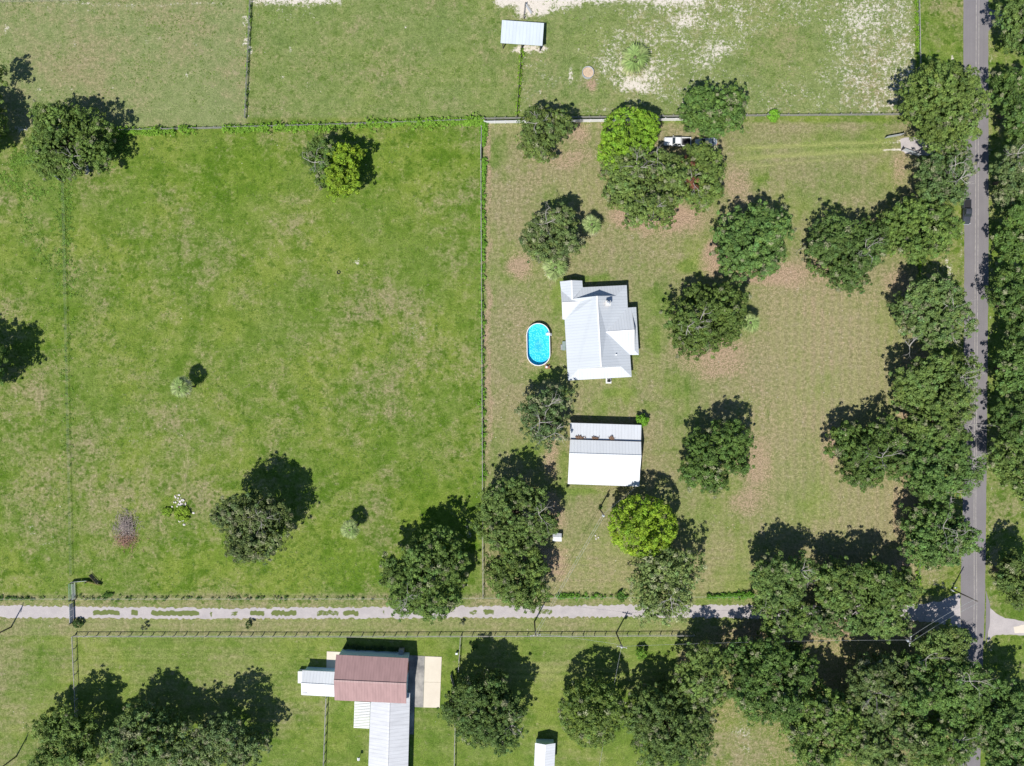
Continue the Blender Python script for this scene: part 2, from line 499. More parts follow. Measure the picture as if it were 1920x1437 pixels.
def m_liner():
    t = NT('blue_mosaic_liner')
    vor = t.n('ShaderNodeTexVoronoi', feature='F1'); t.set(vor.inputs['Vector'], t.pos); vor.inputs['Scale'].default_value = 3.4
    f = t.rng(vor.outputs['Distance'], 0.1, 0.55)
    c = t.mix(f, (0.30, 0.84, 0.92), (0.03, 0.52, 0.72))
    # algae smear on the floor in the middle
    mp = t.n('ShaderNodeVectorMath', operation='SUBTRACT'); t.set(mp.inputs[0], t.pos); mp.inputs[1].default_value = tuple(P(1009, 648, 0.1))
    sc = t.n('ShaderNodeVectorMath', operation='MULTIPLY'); t.set(sc.inputs[0], mp.outputs[0]); sc.inputs[1].default_value = (0.75, 0.42, 0)
    ln = t.n('ShaderNodeVectorMath', operation='LENGTH'); t.set(ln.inputs[0], sc.outputs[0])
    al = t.math('MULTIPLY', t.rng(ln.outputs['Value'], 0.95, 0.1, 0, 0.75, True), t.rng(t.noise(3.0, 4, 0.7), 0.38, 0.62))
    c = t.mix(al, c, (0.05, 0.26, 0.24))
    t.bsdf(c, 0.5)
    return t.m
M['water'] = m_water()
M['liner'] = m_liner()

# ------------------------------------------------------------------ value noise in plan (numpy)
def vnoise(x, y, scale, seed):
    r = np.random.default_rng(seed)
    N = 256
    tab = r.random((N, N))
    u, v = x/scale, y/scale
    i, j = np.floor(u).astype(int), np.floor(v).astype(int)
    fu, fv = u-i, v-j
    fu = fu*fu*(3-2*fu); fv = fv*fv*(3-2*fv)
    g = lambda a, b: tab[a % N, b % N]
    return (g(i,j)*(1-fu)+g(i+1,j)*fu)*(1-fv) + (g(i,j+1)*(1-fu)+g(i+1,j+1)*fu)*fv
def fbm(x, y, scale, seed, o=4):
    s, a, tot = 0, 1.0, 0
    for k in range(o):
        s = s + a*vnoise(x, y, scale/2**k, seed+k); tot += a; a *= 0.55
    return s/tot

# ------------------------------------------------------------------ trees: survey table
OAK, MOSS, OLIVE, BRIGHT, YELLOW, LIGHT = 'oak', 'moss', 'olive', 'bright', 'yellow', 'light'
TONE = {OAK: ((0.150, 0.232, 0.056), 0.07), MOSS: ((0.165, 0.232, 0.080), 0.18), OLIVE: ((0.160, 0.240, 0.056), 0.08),
        BRIGHT: ((0.205, 0.365, 0.034), 0.0), YELLOW: ((0.262, 0.392, 0.030), 0.0), LIGHT: ((0.175, 0.270, 0.072), 0.10)}
# label, tone, crown centre height, main outline (px,py,rx,ry), extra lobes, options
TREES = [
 ("dark oak cut by the left edge beside the sandy corner, shadow on the sand", OAK, 7.0, (-46, 232, 46, 62), [(-20,135,18,20)], {}),
 ("grey green oak at the top left above the open metal gate", OAK, 7.0, (120, 266, 66, 62), [(92,222,32,26),(160,240,34,28),(85,300,30,28),(172,285,26,28)], {'bare':[(128,290)]}),
 ("dark oak mostly beyond the left edge, casting a round shadow into the far left pasture", OAK, 8.0, (-50, 688, 54, 58), [], {}),
 ("dark oak joined to the yellow green tree in the upper pasture", OAK, 6.5, (604, 300, 32, 44), [], {'bare':[(590,305)]}),
 ("small yellow green tree growing against the dark oak in the upper pasture", YELLOW, 6.5, (643, 318, 30, 46), [(640,344,28,22),(655,292,22,22)], {'fine':1}),
 ("grey olive oak alone in the lower left pasture with a long shadow", MOSS, 9.5, (472, 985, 62, 60), [(440,965,32,30),(500,985,44,44),(475,1025,40,24)], {'bare':[(485,972)]}),
 ("dark oak in the pasture corner overhanging the gravel track", OAK, 9.0, (795, 1082, 72, 72), [(812,1038,52,36),(752,1075,38,28),(815,1130,40,30),(768,1110,40,40)], {'bare':[(765,1118)]}),
 ("yellowish oak at the pasture fence, upper of the two west of the tiny hut", OLIVE, 7.5, (965, 965, 68, 64), [(1010,990,32,28),(930,985,36,36)], {'bare':[(1010,965)]}),
 ("yellowish oak overhanging the gravel track south of the tiny hut", OLIVE, 7.5, (968, 1080, 58, 58), [(985,1112,36,30),(965,1050,46,34)], {}),
 ("pale wispy grey green tree over the gravel track below the bright round tree", MOSS, 7.5, (1246, 1102, 64, 72), [(1280,1060,38,34)], {'dim':1.3, 'bare':[(1255,1120)], 'loose':1}),
 ("bright yellow green round tree just south of the large barn", YELLOW, 7.0, (1205, 986, 62, 56), [], {'round':1}),
 ("dark dense oak alone on the lawn east of the barn", OAK, 6.5, (1340, 856, 64, 62), [(1380,820,26,30),(1320,890,40,26)], {}),
 ("oak on the lawn touching the roadside row, right of the lower lawn", OAK, 7.0, (1625, 848, 66, 62), [(1660,870,36,30)], {'bare':[(1650,858)]}),
 ("half bare grey oak between the pool and the barn", MOSS, 7.0, (1016, 785, 44, 46), [(1045,745,28,24),(1036,818,26,22),(1000,765,26,24)], {'bare':[(1012,792),(1030,760),(1040,812)], 'loose':1}),
 ("oak with bare grey limbs on top, northwest of the house", MOSS, 7.0, (1030, 446, 50, 46), [(1062,462,26,30),(1050,408,24,22)], {'bare':[(1026,418),(1035,400)]}),
 ("oak growing through the white fence at the top of the lawn", OLIVE, 6.5, (1022, 245, 46, 46), [(1000,265,28,28)], {'bare':[(1005,232)]}),
 ("bright green leafy tree beside the parked white pickup", BRIGHT, 7.5, (1180, 250, 50, 46), [(1150,285,27,36),(1205,240,30,32)], {'round':1}),
 ("broad oak with bare twigs south of the parked white pickup", OLIVE, 7.5, (1210, 345, 70, 72), [(1215,395,46,28),(1170,320,34,30),(1256,313,33,27)], {'bare':[(1195,312),(1235,300),(1225,390)]}),
 ("oak with rusty dead leaves south of the half hidden silver car", OLIVE, 6.5, (1316, 332, 42, 54), [(1308,286,16,14)], {'rust':[(1288,305),(1299,343)], 'bare':[(1300,335)]}),
 ("dense oak over the fence north of the parked cars", OAK, 7.0, (1339, 207, 54, 50), [(1310,205,32,32),(1370,200,28,34)], {}),
 ("dark rounded oak in the middle of the upper lawn", OAK, 6.5, (1410, 452, 66, 66), [(1440,420,34,30),(1395,490,42,28)], {}),
 ("wide oak on the lawn east of the house with a palm at its side", OAK, 7.0, (1322, 596, 70, 64), [(1365,572,32,34),(1300,640,34,26)], {'bare':[(1290,612),(1310,605)]}),
 ("grey green oak on the upper lawn just left of the roadside row", OAK, 6.5, (1592, 466, 64, 66), [(1600,510,30,28),(1555,470,34,40)], {'bare':[(1620,470)]}),
 ("dense green roadside oak left of the dark pickup", OAK, 7.0, (1730, 432, 68, 58), [(1765,420,36,36)], {}),
 ("greyish roadside oak south of the driveway gates", MOSS, 7.5, (1773, 335, 53, 45), [(1790,300,36,30)], {'bare':[(1790,310),(1800,335)]}),
 ("big roadside oak north of the driveway gates, overhanging the road", OAK, 8.5, (1770, 196, 68, 72), [(1800,190,40,46),(1733,185,38,44),(1785,250,42,32)], {}),
 ("sparse grey roadside oak with pale limbs, opposite the middle lawn", MOSS, 7.5, (1748, 585, 62, 60), [(1745,550,36,32),(1790,600,32,30)], {'bare':[(1790,578),(1720,648),(1787,625)]}),
 ("big roadside oak right of the middle lawn, reaching across the road", OAK, 8.0, (1758, 725, 74, 58), [(1805,700,34,30),(1722,715,38,36)], {'bare':[(1808,708),(1820,725)]}),
 ("roadside oak directly right of the lower lawn oak, over the road", OAK, 8.0, (1760, 795, 60, 48), [], {'bare':[(1830,800)]}),
 ("wide roadside oak with bare pale limbs over the road", OAK, 8.0, (1758, 880, 68, 58), [(1806,880,34,42),(1730,860,36,40)], {'bare':[(1825,862),(1800,930)]}),
 ("last roadside oak of the row, above the road bend and white box", OAK, 7.0, (1760, 1010, 66, 56), [(1790,1020,36,36),(1735,985,36,30)], {'bare':[(1790,1008),(1770,990)]}),
 ("oak at the west end of the grove north of the gravel track", OAK, 8.0, (1462, 1092, 46, 46), [(1506,1066,20,18),(1440,1080,26,24)], {'bare':[(1500,1070)]}),
 ("spreading light green oak hanging over the gravel track", LIGHT, 7.5, (1463, 1152, 48, 42), [(1490,1175,26,20)], {'bare':[(1450,1142)]}),
 ("oak in the middle of the grove north of the gravel track", LIGHT, 8.0, (1572, 1100, 46, 40), [(1555,1075,20,16)], {}),
 ("oak at the east end of the grove north of the gravel track", OAK, 8.0, (1652, 1108, 64, 54), [(1695,1105,26,34),(1620,1080,28,24)], {}),
 ("low light green oak south of the grove, over the gravel track", LIGHT, 7.0, (1568, 1165, 64, 28), [], {}),
 ("oak with yellowish end branch over the shaded track mouth", LIGHT, 7.0, (1650, 1166, 50, 26), [(1693,1172,20,16)], {}),
 ("light green narrow oak at the west edge of the southern woodland", LIGHT, 8.0, (1320, 1268, 44, 58), [], {}),
 ("broad dark oak in the southern woodland, right of the narrow light one", OAK, 8.5, (1440, 1272, 86, 72), [(1490,1260,40,40),(1420,1310,46,36)], {}),
 ("large oak at the bottom edge just left of the sandy clearing", OAK, 7.5, (1250, 1370, 76, 80), [(1220,1330,36,34),(1290,1395,42,44)], {}),
 ("oak filling the bottom edge right of the sandy clearing", LIGHT, 9.0, (1555, 1375, 76, 70), [(1540,1320,44,30)], {}),
 ("pale mossy oak in the centre of the southern woodland", MOSS, 8.5, (1655, 1290, 62, 54), [(1625,1270,34,30)], {'bare':[(1640,1300)]}),
 ("oak of the southern woodland reaching over the road", LIGHT, 9.0, (1765, 1285, 82, 60), [(1815,1290,40,40)], {'bare':[(1755,1245),(1815,1275)]}),
 ("dark oak at the road edge below the shaded track mouth", OAK, 8.5, (1770, 1215, 44, 42), [], {}),
 ("oak at the bottom right corner of the southern woodland beside the road", OAK, 9.0, (1775, 1385, 66, 62), [(1800,1350,36,40)], {'bare':[(1800,1385)]}),
 ("light green oak at the bottom edge deep in the southern woodland", LIGHT, 9.0, (1672, 1395, 66, 62), [(1640,1360,36,36)], {}),
 ("oak standing right of the leaning gate in the southern lawn", OAK, 7.6, (908, 1333, 72, 68), [(880,1330,40,44),(940,1360,40,40),(905,1300,40,36)], {'bare':[(960,1365)]}),
 ("rounded yellowish fine leaved tree above the small white shed", OLIVE, 7.0, (1109, 1335, 60, 62), [], {'round':1, 'dim':1.15}),
 ("dark oak in the lower left corner, left of the big twin crowned oak", OAK, 7.2, (122, 1396, 68, 60), [], {}),
 ("big pale topped oak at the bottom edge, left half of the twin crown", MOSS, 8.0, (268, 1392, 74, 60), [(225,1405,36,36)], {}),
 ("big oak at the bottom edge, right half of the twin crown", MOSS, 8.0, (402, 1404, 86, 60), [], {}),
 ("dark oak in the top right corner beside the side drive", OAK, 8.0, (1928, 45, 38, 64), [(1898,25,20,30)], {}),
 ("second oak from the top along the right side of the road", OAK, 7.5, (1919, 195, 42, 68), [(1890,165,24,28)], {}),
 ("greyish oak right of the road opposite the driveway gates", MOSS, 8.0, (1912, 325, 42, 58), [], {'bare':[(1905,290)]}),
 ("dark oak right of the road opposite the dark pickup", OAK, 8.0, (1920, 428, 38, 58), [], {}),
 ("oak right of the road opposite the sparse grey roadside oak", OAK, 8.0, (1918, 565, 42, 66), [(1884,550,22,36)], {}),
 ("oak right of the road touching crowns across the road at mid height", OAK, 8.0, (1916, 690, 44, 62), [], {}),
 ("dark oak right of the road beside a bright grass gap", OAK, 8.0, (1919, 790, 42, 52), [], {}),
 ("oak right of the road above the wide mown verge", OAK, 8.0, (1919, 880, 42, 54), [(1880,860,22,28)], {}),
 ("single oak on the mown verge above the concrete side drive", OAK, 7.5, (1908, 1085, 38, 56), [], {}),
 ("dark tall oak in the bottom right corner across the road", OAK, 9.0, (1895, 1345, 56, 62), [(1870,1370,36,40)], {}),
 ("oak at the bottom right corner behind the dark tall oak", OAK, 9.0, (1905, 1425, 56, 50), [], {}),
]
for i, (lab, *_) in enumerate(TREES): pass

# ------------------------------------------------------------------ ground with zones of growth
def ground():
    def axis(lo, hi, step, out):
        inner = np.arange(lo, hi + 1e-6, step)
        ext, d = [], step
        x = hi
        while x < out:
            d *= 1.35; x += d; ext.append(x)
        ext = np.array(ext)
        return np.concatenate([-ext[::-1], inner, ext]) if abs(lo + hi) < 1e-6 else inner
    xs, ys = axis(-122, 122, 0.5, 4500), axis(-92, 92, 0.5, 4500)
    X, Y = np.meshgrid(xs, ys)
    nx, ny = len(xs), len(ys)
    px, py = X/S + 960, 718.5 - Y/S
    co = np.zeros((ny, nx, 3)); co[..., 0] = X; co[..., 1] = Y
    n_a = fbm(X, Y, 14, 1); n_b = fbm(X, Y, 4.5, 9); n_c = fbm(X, Y, 26, 21, 3)
    wob = (fbm(X, Y, 6, 33)-0.5)*26
    wob2 = (fbm(X, Y, 6, 43)-0.5)*26
    def box(x0, x1, y0, y1, s=6, w=0.0):
        qx, qy = px + wob*w, py + wob2*w
        f = lambda v: np.clip(v/s + 0.5, 0, 1)
        return f(qx-x0)*f(x1-qx)*f(qy-y0)*f(y1-qy)
    def blob(cx, cy, rx, ry, w=1.0, p=1.0):
        qx, qy = px + wob*w, py + wob2*w
        r = np.sqrt(((qx-cx)/rx)**2 + ((qy-cy)/ry)**2)
        v = np.clip(1.25 - r, 0, 1)
        return (v*v*(3-2*v))**p
    tan = np.full(px.shape, 0.30); sand = np.full(px.shape, 0.0); lush = np.full(px.shape, 0.35)
    lit = np.zeros(px.shape); mow = np.zeros(px.shape); dull = np.zeros(px.shape)
    def put(A, m, v): A[...] = A*(1-m) + v*m
    past = box(-3000, 904, 243, 1118)
    put(tan, past, 0.27); put(lush, past, 0.46)
    for (x, y, rx, ry, v) in [(420,320,170,70,.8),(780,290,130,60,.75),(250,480,80,90,.55),(330,560,120,80,.5),(520,600,140,120,.35),(640,820,140,120,.55),
                              (800,980,110,120,.8),(560,1060,200,60,.75),(300,1060,150,60,.7),(620,960,60,80,.75),(60,1000,90,90,.5),(840,700,80,80,.55),(380,840,100,90,.25),(60,330,60,80,.6)]:
        m = blob(x, y, rx, ry, 1.5); put(lush, m*past, v)
    for (x, y, rx, ry, v) in [(780,620,70,80,.5),(660,560,120,90,.47),(380,480,130,90,.40),(300,800,160,80,.48),(470,760,140,80,.44),(60,740,70,90,.5),(700,740,90,70,.45),(430,900,130,50,.42),(860,480,40,160,.38),(180,950,70,90,.4)]:
        m = blob(x, y, rx, ry, 1.5); put(tan, m*past*0.9, v)
    put(tan, blob(450,320,200,60)*past, .12); put(tan, blob(800,300,120,60)*past, .12); put(tan, blob(600,1060,300,50)*past, .12); put(tan, blob(800,960,80,90)*past, .1)
    sand += 0.40*blob(790,625,55,40,2)*past + .62*blob(671,491,11,13,0.5) + 0.30*blob(60,740,80,60,2) + .28*blob(300,800,180,70,2)*past + .45*blob(880,990,12,30,1)
    sand += 0.30*blob(90,1020,70,90,2)*past + .25*blob(330,940,60,40,2)
    # overgrown corner under the top left oak
    m = blob(60,330,80,90,1.5); put(lush, m, .62); put(dull, m, .2)
    put(sand, blob(30,215,35,40,1.2), .95); put(tan, blob(30,215,40,40,1), .6); put(sand, blob(160,318,8,26,1), .75); put(sand, blob(120,325,8,22,1), .6)
    # north paddocks
    nw = box(-3000, 462, -3000, 240); nm = box(464, 972, -3000, 222); ne = box(972, 1716, -3000, 216)
    put(dull, nw, .85); put(tan, nw, .42); put(lush, nw, .12); put(sand, nw*0.95, .10)
    sand += nw*(0.16*(n_a > .56))
    put(tan, blob(120,110,140,70)*nw, .56); put(lush, blob(250,40,220,40)*nw, .4)
    put(dull, nm, .5); put(tan, nm, .26); put(lush, nm, .40); put(sand, nm*0.95, .14)
    put(sand, blob(540,20,90,40,2)*nm, .36); put(lush, blob(700,130,130,60)*nm, .6); put(sand, blob(900,40,80,40)*nm, .24)
    put(dull, ne, .6); put(tan, ne, .28); put(lush, ne, .35); put(sand, ne*0.95, .40)
    put(sand, box(470,640,-50,10,14,.5), .75)
    for (x, y, rx, ry, v) in [(1340,40,210,90,.50),(1260,90,150,80,.52),(1300,150,100,70,.44),(1600,60,150,90,.50),(1640,120,110,70,.50),(1480,20,140,50,.42),(1195,140,60,40,.62),(1185,158,34,14,.85),(1150,130,40,40,.50),(1690,100,30,120,.58),(1500,190,180,34,.40),(1660,180,80,40,.55),(1420,150,120,60,.36),(1290,30,30,20,.75),(1610,40,50,26,.66),(1340,100,40,30,.62)]:
        put(sand, blob(x, y, rx, ry, 2.2)*ne*.9, v)
    for (x, y, rx, ry) in [(1440,110,60,44),(1500,80,50,36),(1040,60,80,50),(1090,180,100,30),(1060,110,40,30)]:
        put(sand, blob(x, y, rx, ry, 1.8)*ne, .15); put(lush, blob(x, y, rx, ry, 1.5)*ne, .55)
    put(tan, blob(1640,180,90,50)*ne, .6)
    put(sand, box(925,1090,-60,12,16,.6), .92); put(sand, blob(1000,18,50,22,.6), .95); put(sand, blob(984,92,34,10,.4), .9); put(sand, blob(1015,90,14,12,.4), .75); put(sand, box(1080,1320,-60,6,14,.8), .75)
    put(tan, blob(1105,150,24,24,.6), .8); put(lit, blob(1108,158,12,16,.4), .75); put(sand, blob(1070,138,4,20,.1), .85)
    for (x, y, rx, ry, v) in [(1120,40,60,30,.32)]: put(sand, blob(x,y,rx,ry)*ne, v)
    put(sand, box(455,470,30,220,4,.3)*(.5+.5*(n_b>.5)), .62); put(sand, blob(470,95,6,12,.2), .9)
    for (x, y, q_) in [(367,84,9),(277,78,10),(140,80,13),(15,50,12),(143,40,7),(70,165,8),(130,165,7),(212,168,7),(320,115,8),(352,140,9),(300,72,6),(760,52,6),(718,140,4),(532,142,6),(580,160,8),(1085,90,6),(1180,190,8),(980,110,6),(545,95,8),(640,62,6)]:
        put(sand, blob(x, y, q_, q_*.8, .5)*.9, .62)
    put(sand, box(0,420,5,11,5,.4), .5)
    # house plot
    lawn = box(905, 1721, 230, 1117)
    put(tan, lawn, .66); put(lush, lawn, .14); put(dull, lawn, .25)
    for (x, y, rx, ry, v) in [(1560,620,150,160,.86),(1580,960,120,90,.80),(1450,760,130,130,.82),(1640,420,80,80,.80),(1010,340,100,50,.76),(960,540,40,200,.68),(1080,1070,120,60,.80),(1300,260,80,40,.80),(1500,560,80,60,.88)]:
        put(tan, blob(x, y, rx, ry, 1.5)*lawn, v)
    for (x, y, rx, ry, v, l) in [(935,280,28,36,.30,.5),(1040,370,60,30,.5,.35),(1570,270,110,30,.36,.5),(1640,340,80,50,.5,.35),(1420,330,40,18,.36,.55),(1230,530,70,60,.42,.45),(1120,740,90,40,.45,.4),
                              (1270,740,50,80,.36,.55),(1000,840,40,40,.4,.45),(1060,890,40,80,.45,.5),(1045,560,16,60,.4,.45),(1020,700,40,20,.42,.5),(960,500,30,60,.5,.35),(1300,1000,60,50,.56,.25),(1500,930,80,40,.62,.25),(1420,340,40,20,.4,.5),(1330,470,60,60,.55,.3),(1640,260,40,22,.35,.55)]:
        m = blob(x, y, rx, ry, 1.4)*lawn; put(tan, m, v); put(lush, m, l)
    put(tan, blob(1130,640,170,190,1.5)*lawn*.7, .46); put(lush, blob(1130,640,170,190,1.5)*lawn*.7, .36)
    for (x, y, rx, ry) in [(1115,522,50,10),(1020,703,34,14),(1238,560,26,36),(1225,640,22,40),(1060,735,20,10),(1155,735,40,12),(1210,760,30,14),(925,292,18,26),(1050,545,12,40),(1270,735,26,16),(1420,334,22,10),(1290,500,30,14),(1000,845,24,20),(1196,900,6,30),(1075,925,60,8)]:
        m = blob(x, y, rx, ry, 1.0)*lawn; put(tan, m, .18); put(lush, m, .78)
    # leaf fall under and south-west of the oaks on the plot
    for (x, y, rx, ry, v) in [(1240,410,95,34,.85),(1190,395,40,40,.8),(1380,350,30,40,.5),(1345,485,34,30,.9),(1470,520,40,22,.75),(1415,520,40,16,.8),(1330,660,70,40,.72),(1350,690,50,30,.6),(1420,870,30,60,.62),(1400,940,50,26,.5),
                           (1560,840,24,40,.75),(1700,760,20,60,.8),(1690,860,14,40,.75),(1690,950,30,60,.6),(950,1030,14,30,.85),(1045,1055,30,40,.75),(1010,1040,30,22,.8),(1040,965,18,40,.6),(975,500,26,30,.7),(1090,255,26,30,.6),(1060,300,60,14,.5),(1690,320,16,40,.5),
                           (1560,510,70,30,.5),(1690,540,30,40,.55),(1720,680,40,30,.6),(1000,610,10,120,.15),(912,600,6,300,.55),(912,300,5,60,.6),(1040,860,18,50,.6),(985,630,20,90,.25),(1540,1200,240,46,.75),(1600,1250,90,50,.8),(1700,1210,60,60,.7),(1690,1060,20,20,.6),(1285,1240,20,20,.6)]:
        put(lit, blob(x, y, rx*1.22, ry*1.25, 1.5), v)
    # wheel marks from the drive across the upper lawn
    for yc, off in ((281, 0.0), (266, 1.0)):
        yl = yc - 0.0 + 18*np.clip((1690-px)/320, 0, 1)**1.2 * (1 if off == 0 else .75)
        m = np.exp(-((py-yl)/3.4)**2)*np.clip((1690-px)/40, 0, 1)*np.clip((px-1360)/60, 0, 1)
        mow[...] = np.maximum(mow, m*1.0)
        mow[...] = np.maximum(mow, .5*np.exp(-((py-yl-9-8*np.clip((1690-px)/320,0,1))/2.5)**2)*np.clip((1640-px)/40, 0, 1)*np.clip((px-1360)/60, 0, 1))
        put(sand, np.exp(-((py-yl)/2.6)**2)*np.clip((px-1648)/14, 0, 1)*np.clip((1700-px)/8, 0, 1), .95)
    # mown stripes
    stripe = lambda v, w: 0.5 + 0.5*np.sin(v/w*2*np.pi)
    mow[...] = np.maximum(mow, 0.30*stripe(px + wob*.15, 17)*lawn*box(1440,1720,540,1000,60))
    mow[...] = np.maximum(mow, 0.28*stripe(py + wob*.1, 14)*box(930,1420,1010,1115,20))
    for (cx, cy) in [(1140,330)]:
        rr = np.hypot(px-cx-60, py-cy+20)
        mow[...] = np.maximum(mow, .3*stripe(rr, 13)*blob(1090,350,70,40))
    # south lawns and verges
    so = box(-3000, 1300, 1162, 3000)
    put(tan, so, .24); put(lush, so, .48); put(dull, so, .08); put(sand, so, .02)
    w = box(-3000, 141, 1162, 3000); put(sand, w, .17); put(tan, w, .40)
    for (x, y, rx, ry, v, l) in [(240,1240,80,40,.38,.5),(380,1260,130,60,.42,.4),(560,1230,60,50,.26,.6),(530,1370,70,60,.22,.6),(640,1380,36,60,.22,.65),(950,1215,90,30,.2,.65),(800,1380,60,50,.3,.5),(1230,1280,60,50,.36,.5),(1060,1260,110,30,.36,.4),(330,1200,160,20,.32,.5),(1130,1420,80,20,.42,.35)]:
        m = blob(x, y, rx, ry, 1.5)*so; put(tan, m, v); put(lush, m, l)
    mow[...] = np.maximum(mow, 0.26*stripe(py + px*.006 + wob*.12, 12)*box(880,1300,1195,1300,20))
    mow[...] = np.maximum(mow, 0.22*stripe(py + wob*.1, 9)*box(150,600,1195,1320,30))
    for yc in (1255, 1270): mow[...] = np.maximum(mow, .8*np.exp(-((py-yc)/3.2)**2)*box(920,1290,1200,1300,30))
    for cx, cy, r0 in [(520,1290,90),(535,1262,70)]:
        mow[...] = np.maximum(mow, .35*stripe(np.hypot(px-cx-40, (py-cy)*2.2), 11)*blob(470,1262,90,36))
    vg = box(-3000, 1810, 1114, 1192); put(tan, vg, .58); put(lush, vg, .18); put(sand, vg, .04); put(dull, vg, .3)
    put(lush, box(150,620,1124,1134,5), .55)
    mow[...] = np.maximum(mow, 0.2*stripe(py, 7)*box(140,1300,1160,1188,6))
    clr = blob(1385,1400,80,60,1); put(tan, clr, .72); put(lush, clr, .2); put(sand, blob(1395,1390,36,70,1.8), .42)
    rv = box(1719, 1806, -3000, 125); put(tan, rv, .26); put(lush, rv, .62); put(dull, rv, .1); put(sand, rv, .05)
    put(sand, blob(1786,108,4,8,.2), .9)
    rv2 = box(1722, 1810, 470, 1120); put(tan, rv2, .42); put(lush, rv2, .35); put(sand, rv2, .2); put(sand, blob(1775,500,14,30,1), .6); put(sand, blob(1765,1098,30,16,1), .45)
    rr_ = box(1850, 3000, -3000, 3000); put(tan, rr_, .30); put(lush, rr_, .60); put(dull, rr_, .12); put(sand, rr_, .02)
    put(tan, blob(1890,960,40,40)*rr_, .5); put(tan, blob(1862,1040,10,80)*rr_, .6)
    put(sand, box(1854,1860,0,1437,3,.15), .45); put(sand, box(1800,1806,300,600,4,.2), .4)
    und = box(1300, 1800, 1195, 1437, 30, 1); put(lit, und*.9, .42); put(lush, und, .1)
    put(lit, clr, .05)
    tan += .16*(stripe(px + wob*.3, 19)-.5)*lawn*np.clip(fbm(X, Y, 18, 71)*2.4-.6, 0, 1) + .14*(stripe(py + px*.004 + wob*.25, 15)-.5)*so
    lit = np.maximum(lit, np.clip((tan-.64)*1.5, 0, .42)*lawn*np.clip(n_b*2.4-.7, 0, 1))
    tan += (n_c-.5)*.45 + (n_a-.5)*.40
    lush += (n_b-.5)*.55 + (n_a-.5)*.45
    sand += (n_b-.5)*.16*(sand > .05)
    for A in (tan, sand, lush, lit, mow, dull): np.clip(A, 0, 1, out=A)
    co[..., 2] = 0.0
    m = bpy.data.meshes.new('ground')
    nv = nx*ny
    m.vertices.add(nv)
    m.vertices.foreach_set('co', co.reshape(-1).astype(np.float32))
    idx = np.arange(nv).reshape(ny, nx)
    q = np.stack([idx[:-1,:-1], idx[:-1,1:], idx[1:,1:], idx[1:,:-1]], -1).reshape(-1, 4)
    m.loops.add(q.size); m.polygons.add(len(q))
    m.loops.foreach_set('vertex_index', q.reshape(-1).astype(np.int32))
    m.polygons.foreach_set('loop_start', (np.arange(len(q))*4).astype(np.int32))
    m.polygons.foreach_set('loop_total', np.full(len(q), 4, np.int32))
    for nm, tr in (('zone', (tan, sand, lush)), ('zone_b', (lit, mow, dull))):
        at = m.attributes.new(nm, 'FLOAT_COLOR', 'POINT')
        c = np.ones((nv, 4), np.float32)
        c[:, 3] = np.clip(lawn + so, 0, 1).reshape(-1)
        for k in range(3): c[:, k] = tr[k].reshape(-1)
        at.data.foreach_set('color', c.reshape(-1))
    m.update(); m.validate()
    m.materials.append(M['ground'])
    tag(link('ground', m), 'grass pastures and mown lawns with sandy bare patches', None, None, 'structure')
ground()

# ------------------------------------------------------------------ roads and slabs
def strip(name, left, right, z, mat, jit=0.0, step=0.8, seed=1, centre=None, thick=0.0):
    """sheet between two pixel polylines given as (px,py) pairs at z"""
    r = random.Random(seed)
    def dense(pl):
        pts = [P(*p) for p in pl]
        return pts
    L, R = dense(left), dense(right)
    n = 0
    tot = sum((L[i+1]-L[i]).length for i in range(len(L)-1))
    N = max(2, int(tot/step))
    def samp(pts, t):
        ls = [(pts[i+1]-pts[i]).length for i in range(len(pts)-1)]
        d = t*sum(ls)
        for i, l in enumerate(ls):
            if d <= l or i == len(ls)-1: return pts[i].lerp(pts[i+1], min(1, d/l))
            d -= l
    W = 6
    V, F, C = [], [], []
    for k in range(N+1):
        t = k/N
        a, b = samp(L, t), samp(R, t)
        a = a + (a-b).normalized()*r.uniform(-jit, jit); b = b + (b-a).normalized()*r.uniform(-jit, jit)
        for j in range(W+1):
            p = a.lerp(b, j/W)
            V.append((p.x, p.y, z))
            C.append(centre(p, j/W) if centre else 0.0)
    for k in range(N):
        for j in range(W):
            i = k*(W+1)+j
            F.append((i, i+1, i+W+2, i+W+1))
    me = bpy.data.meshes.new(name); me.from_pydata(V, [], F); me.materials.append(mat)
    if me.polygons[0].normal.z < 0: me.flip_normals()
    at = me.attributes.new('zone', 'FLOAT_COLOR', 'POINT')
    c = np.zeros((len(V), 4), np.float32); c[:, 0] = C
    at.data.foreach_set('color', c.reshape(-1))
    return tag(link(name, me), kind='structure')

def tcent(p, u):
    px = p.x/S + 960
    v = max(0, 1-abs(u-0.5)/0.34)
    amp = 0.0
    for x0, x1, a in ((170,228,.62),(243,262,.85),(280,378,.66),(390,402,.6),(430,450,.55),(465,500,.62),(505,560,.68),(590,640,.55),(640,676,.68),(712,726,.5),(876,900,.5),(902,930,.6),(1005,1040,.5)):
        if x0 < px < x1: amp = max(amp, a*min(1, (px-x0)/6, (x1-px)/6))
    return amp*1.12*min(1, v*2.0)
strip('gravel_track', [(-700,1134),(0,1135),(140,1138),(420,1141),(800,1138),(1170,1135),(1450,1135),(1700,1136),(1760,1128),(1800,1112)],
      [(-700,1158),(0,1158),(140,1159),(420,1161),(800,1159),(1170,1157),(1450,1160),(1700,1162),(1760,1168),(1802,1178)], 0.012, M['gravel'], 0.26, 0.45, 3, tcent)
strip('asphalt_road', [(1806,-900),(1806,0),(1808,480),(1805,960),(1801,1090),(1803,1240),(1797,1437),(1770,2400)],
      [(1853,-900),(1853,0),(1853.5,480),(1849,960),(1847,1110),(1843,1240),(1838,1437),(1812,2400)], 0.024, M['asphalt'], 0.05, 1.0, 5)
